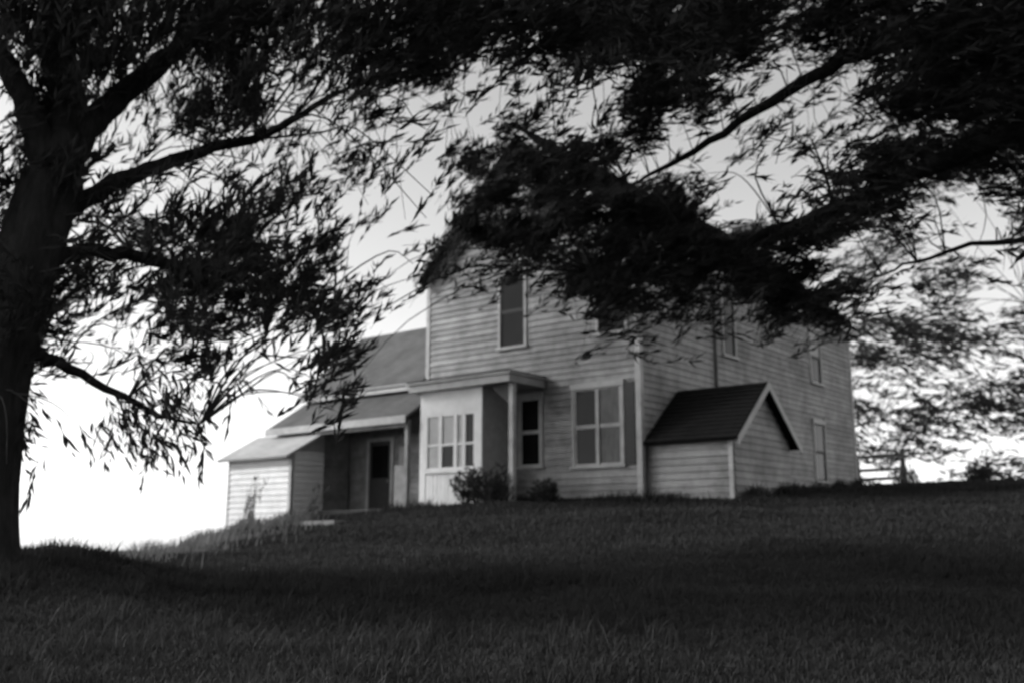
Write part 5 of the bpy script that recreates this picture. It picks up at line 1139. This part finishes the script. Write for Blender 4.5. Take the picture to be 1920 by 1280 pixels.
bgt = [((13.9, 45.5), 'airy background tree rising beside the far corner of the farmhouse'),
       ((28.2, 53.0), 'airy background tree behind the small bush on the crest'),
       ((33.5, 50.0), 'background tree at the far right edge behind the crest')]
BG = np.array(BG)
near = np.argmin(np.stack([np.hypot(BG[:, 0] - p[0][0], BG[:, 1] - p[0][1]) for p in bgt]), 0)
for k, ((bx_, by_), lab) in enumerate(bgt):
    z0 = gz(bx_, by_)
    top = 13.0 + k
    cl = [tuple(c) for c in BG[near == k]]
    lb = []
    for j in range(5):
        th = j * 2.4 + k
        lz = z0 + 2.2 + j * 1.7
        lb.append([(bx_, by_, lz, .10), (bx_ + 1.4 * math.cos(th), by_ + 1.2 * math.sin(th), lz + .9, .07), (bx_ + 3.0 * math.cos(th), by_ + 2.4 * math.sin(th), lz + 1.3, .03)])
    tree('field_tree', lab, [(bx_, by_, z0 - .3, .24), (bx_, by_, z0 + .6, .17), (bx_ + .1, by_, z0 + 3, .14), (bx_ - .1, by_, z0 + 7, .11), (bx_, by_, top, .05)],
         lb, cl, .48, .085, 'trees behind the crest', 'leaf2', .014, (1.0, 2.2), 12, 3.6, .26)


# shrubs and weeds by the house
def shrub(name, label, x, y, h, r, n, leaf=.09, up=.6, group=None, mat='shrub_leaf'):
    z = gz(x, y)
    root = empty(name, (x, y, z))
    tag(root, label, 'shrub', group)
    mb = MB()
    cl = []
    for k in range(9):
        th = random.uniform(0, 2 * math.pi); q = r * random.uniform(.2, .8)
        tip = (q * math.cos(th), q * math.sin(th), h * random.uniform(.5, .85))
        mb.tube([(0.03 * math.cos(th), .03 * math.sin(th), -.05), (tip[0] * .5, tip[1] * .5, tip[2] * .55), tip], [.02, .014, .006], 5)
        cl.append((*tip, r * .5, math.cos(th) * .4, math.sin(th) * .4, up, n / 9 * leaf * leaf * .35 * .5))
        cl.append((tip[0] * .8, tip[1] * .8, tip[2] * .5, r * .5, math.cos(th) * .5, math.sin(th) * .5, up, n / 9 * leaf * leaf * .35 * .5))
    mb.build('stems', M['twig'], root)
    v, q, st = foliage(cl, leaf, leaf * .35, per_spray=10, spray_len=(.12, .35))
    np_mesh('foliage', v, q, M[mat], root)
    return root


def in_house(lx, ly):
    c, s = math.cos(HROT), math.sin(HROT)
    return LX + lx * c - ly * s, LY + lx * s + ly * c


x, y = in_house(3.05, -1.75); shrub('foundation_shrub', 'low dark shrub at the corner of the white entry porch', x, y, .95, .32, 900)
x, y = in_house(4.0, -1.9); shrub('foundation_shrub', 'wider dark shrub below the open end of the porch roof', x, y, .85, .55, 1300)
x, y = in_house(5.2, -1.2); shrub('foundation_shrub', 'low spreading shrub under the double window', x, y, .45, .5, 800)
shrub('crest_bush', 'small spiky bush on the crest below the far trees', 18.2, 39.2, .75, .5, 900, .12, 1.3)
shrub('crest_bush', 'scrubby bush at the foot of the tall fence post', 15.2, 38.4, .55, .6, 900, .10, 1.0)

# grass
def blades(n, xs, ys, h, w, keep=None, lean=.35, upd=1.0):
    x = xs; y = ys
    z = ground_z(x, y)
    a = rng.uniform(0, 2 * math.pi, len(x))
    hh = h * rng.uniform(.5, 1.3, len(x))
    dx, dy = np.cos(a), np.sin(a)
    b = rng.uniform(0, 2 * math.pi, len(x))
    ln = rng.uniform(.05, lean, len(x)) * hh
    tx, ty = np.cos(b) * ln + .10 * hh, np.sin(b) * ln
    ww = w * rng.uniform(.6, 1.4, len(x)) * .5
    p0 = np.stack([x - dx * ww, y - dy * ww, z - .02], 1)
    p1 = np.stack([x + dx * ww, y + dy * ww, z - .02], 1)
    p2 = np.stack([x + tx * .45 + dx * ww * .7, y + ty * .45 + dy * ww * .7, z + hh * .6], 1)
    p3 = np.stack([x + tx * .45 - dx * ww * .7, y + ty * .45 - dy * ww * .7, z + hh * .6], 1)
    p4 = np.stack([x + tx, y + ty, z + hh], 1)
    v = np.stack([p0, p1, p2, p3, p4], 1).reshape(-1, 3)
    k = np.arange(len(x))[:, None] * 5
    t = np.concatenate([k + np.array([0, 1, 2]), k + np.array([0, 2, 3]), k + np.array([3, 2, 4])], 0)
    return v, t


def outside_house(x, y):
    c, s = math.cos(HROT), math.sin(HROT)
    dx, dy = x - LX, y - LY
    lx, ly = dx * c + dy * s, -dx * s + dy * c
    inside = ((lx > -.05) & (lx < HW + .05) & (ly > -.05)) | ((lx > -5.4) & (lx < .05) & (ly > -1.5)) | ((lx > .9) & (lx < 3.3) & (ly > -1.35) & (ly < 1)) \
        | ((lx > HW) & (lx < HW + 2.35) & (ly > .2) & (ly < 3.6)) | ((lx > -6) & (lx < -3) & (ly > -2.5))
    return ~inside


def scatter(n, y0, y1, spread, power=1.6):
    y = y0 + (y1 - y0) * rng.random(n) ** power
    x = rng.uniform(-1, 1, n) * (y * spread + 1.0)
    k = (x > -7.4) & outside_house(x, y)
    return x[k], y[k]


x, y = scatter(330000, 4.6, 43, .56, 1.5)
v, t = blades(len(x), x, y, .055 + .03 * np.clip((y - 5) / 30, 0, 1) + .035 * (np.sin(x * 1.1 + y * .4) * np.sin(y * .9) > .35), .007 + .0011 * y, lean=1.3)
# longer grass left standing against the walls
def along(ax, ay, bx, by, m):
    s_ = rng.random(m); off_ = rng.exponential(.16, m)
    lx = ax + (bx - ax) * s_; ly = ay + (by - ay) * s_
    nx_, ny_ = (by - ay), -(bx - ax)
    l_ = math.hypot(nx_, ny_)
    lx = lx + nx_ / l_ * off_; ly = ly + ny_ / l_ * off_
    c_, s2 = math.cos(HROT), math.sin(HROT)
    return LX + lx * c_ - ly * s2, LY + lx * s2 + ly * c_


for (ax, ay, bx, by, m) in ((3.3, -.06, HW, -.06, 2600), (1.0, -1.4, 3.3, -1.4, 1500), (HW + .1, .12, HW + 2.4, .12, 1500), (HW + 2.42, .1, HW + 2.42, 3.7, 2200),
                            (HW + .08, 3.7, HW + .08, HL, 5000), (-6.0, -2.52, -2.9, -2.52, 1600), (-3.2, -1.55, .9, -1.55, 1500)):
    x3, y3 = along(ax, ay, bx, by, m)
    v2, t2 = blades(len(x3), x3, y3, .24 * rng.uniform(.3, 1.6, len(x3)) * (.6 + .4 * np.sin(x3 * 3 + y3 * 2)), .022, lean=.8)
    t = np.concatenate([t, t2 + len(v)]); v = np.concatenate([v, v2])
# rougher knots of grass low on the slope below the shade tree
cx_ = rng.uniform(-6, 1.5, 90); cy_ = rng.uniform(5.5, 13, 90)
k_ = rng.integers(0, 90, 9000)
x2 = cx_[k_] + rng.normal(0, .16, 9000); y2 = cy_[k_] + rng.normal(0, .16, 9000)
kk = (np.hypot(x2 + 5.5, y2 - 10.5) > .6) & (x2 > -6.6)
x2, y2 = x2[kk], y2[kk]
v2, t2 = blades(len(x2), x2, y2, .14 * rng.uniform(.5, 1.5, len(x2)), .012, lean=1.2)
t = np.concatenate([t, t2 + len(v)]); v = np.concatenate([v, v2])
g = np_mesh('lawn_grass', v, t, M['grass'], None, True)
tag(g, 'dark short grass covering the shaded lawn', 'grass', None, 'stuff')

# tall dry grass along the bright crest
n = 6000
y = rng.uniform(12, 27, n); x = -6.2 + rng.normal(0, .75, n) - .02 * (y - 10)
k = outside_house(x, y) & (np.hypot(x + 5.37, y - 10.5) > .7)
x, y = x[k], y[k]
clmp = (.35 + .65 * np.clip(np.sin(y * 1.9 + 2 * np.sin(x * 2)) * .6 + .5, 0, 1))
v, t = blades(len(x), x, y, .30 * clmp, .010 + .0006 * y, lean=.5)
g = np_mesh('tall_grass', v, t, M['drygrass'], None, True)
tag(g, 'tall pale grass along the crest below the bright sky', 'grass', None, 'stuff')


def weed(label, x, y, h, n, lean_x):
    z = gz(x, y)
    root = empty('weed_tuft', (x, y, z)); tag(root, label, 'weeds', 'tall weeds near the woodshed')
    st = MB()
    for k in range(n):
        a = random.uniform(0, 6.28); q = random.uniform(0, .22)
        hh = h * random.uniform(.55, 1.1)
        b = (q * math.cos(a), q * math.sin(a), -.03)
        t_ = (b[0] + lean_x * hh + random.uniform(-.12, .12), b[1] + random.uniform(-.15, .15), hh)
        st.tube([b, (b[0] * .6 + t_[0] * .4, b[1] * .6 + t_[1] * .4, hh * .5), t_], [.007, .006, .003], 4)
    st.build('stalks', M['drygrass'], root)
    cl = [(lean_x * h * f, 0, h * f, .22, lean_x + .1, 0, 1, .03) for f in (.35, .55, .75, .92)]
    v, q, s_ = foliage(cl, .16, .022, 8, (.15, .35))
    np_mesh('leaves', v, q, M['shrub_leaf'], root)


weed('tall weeds standing before the bright woodshed wall', -6.35, 24.4, 1.15, 26, .12)
weed('leaning grass tuft at the dark corner between woodshed and porch', -5.05, 25.0, .85, 30, .35)
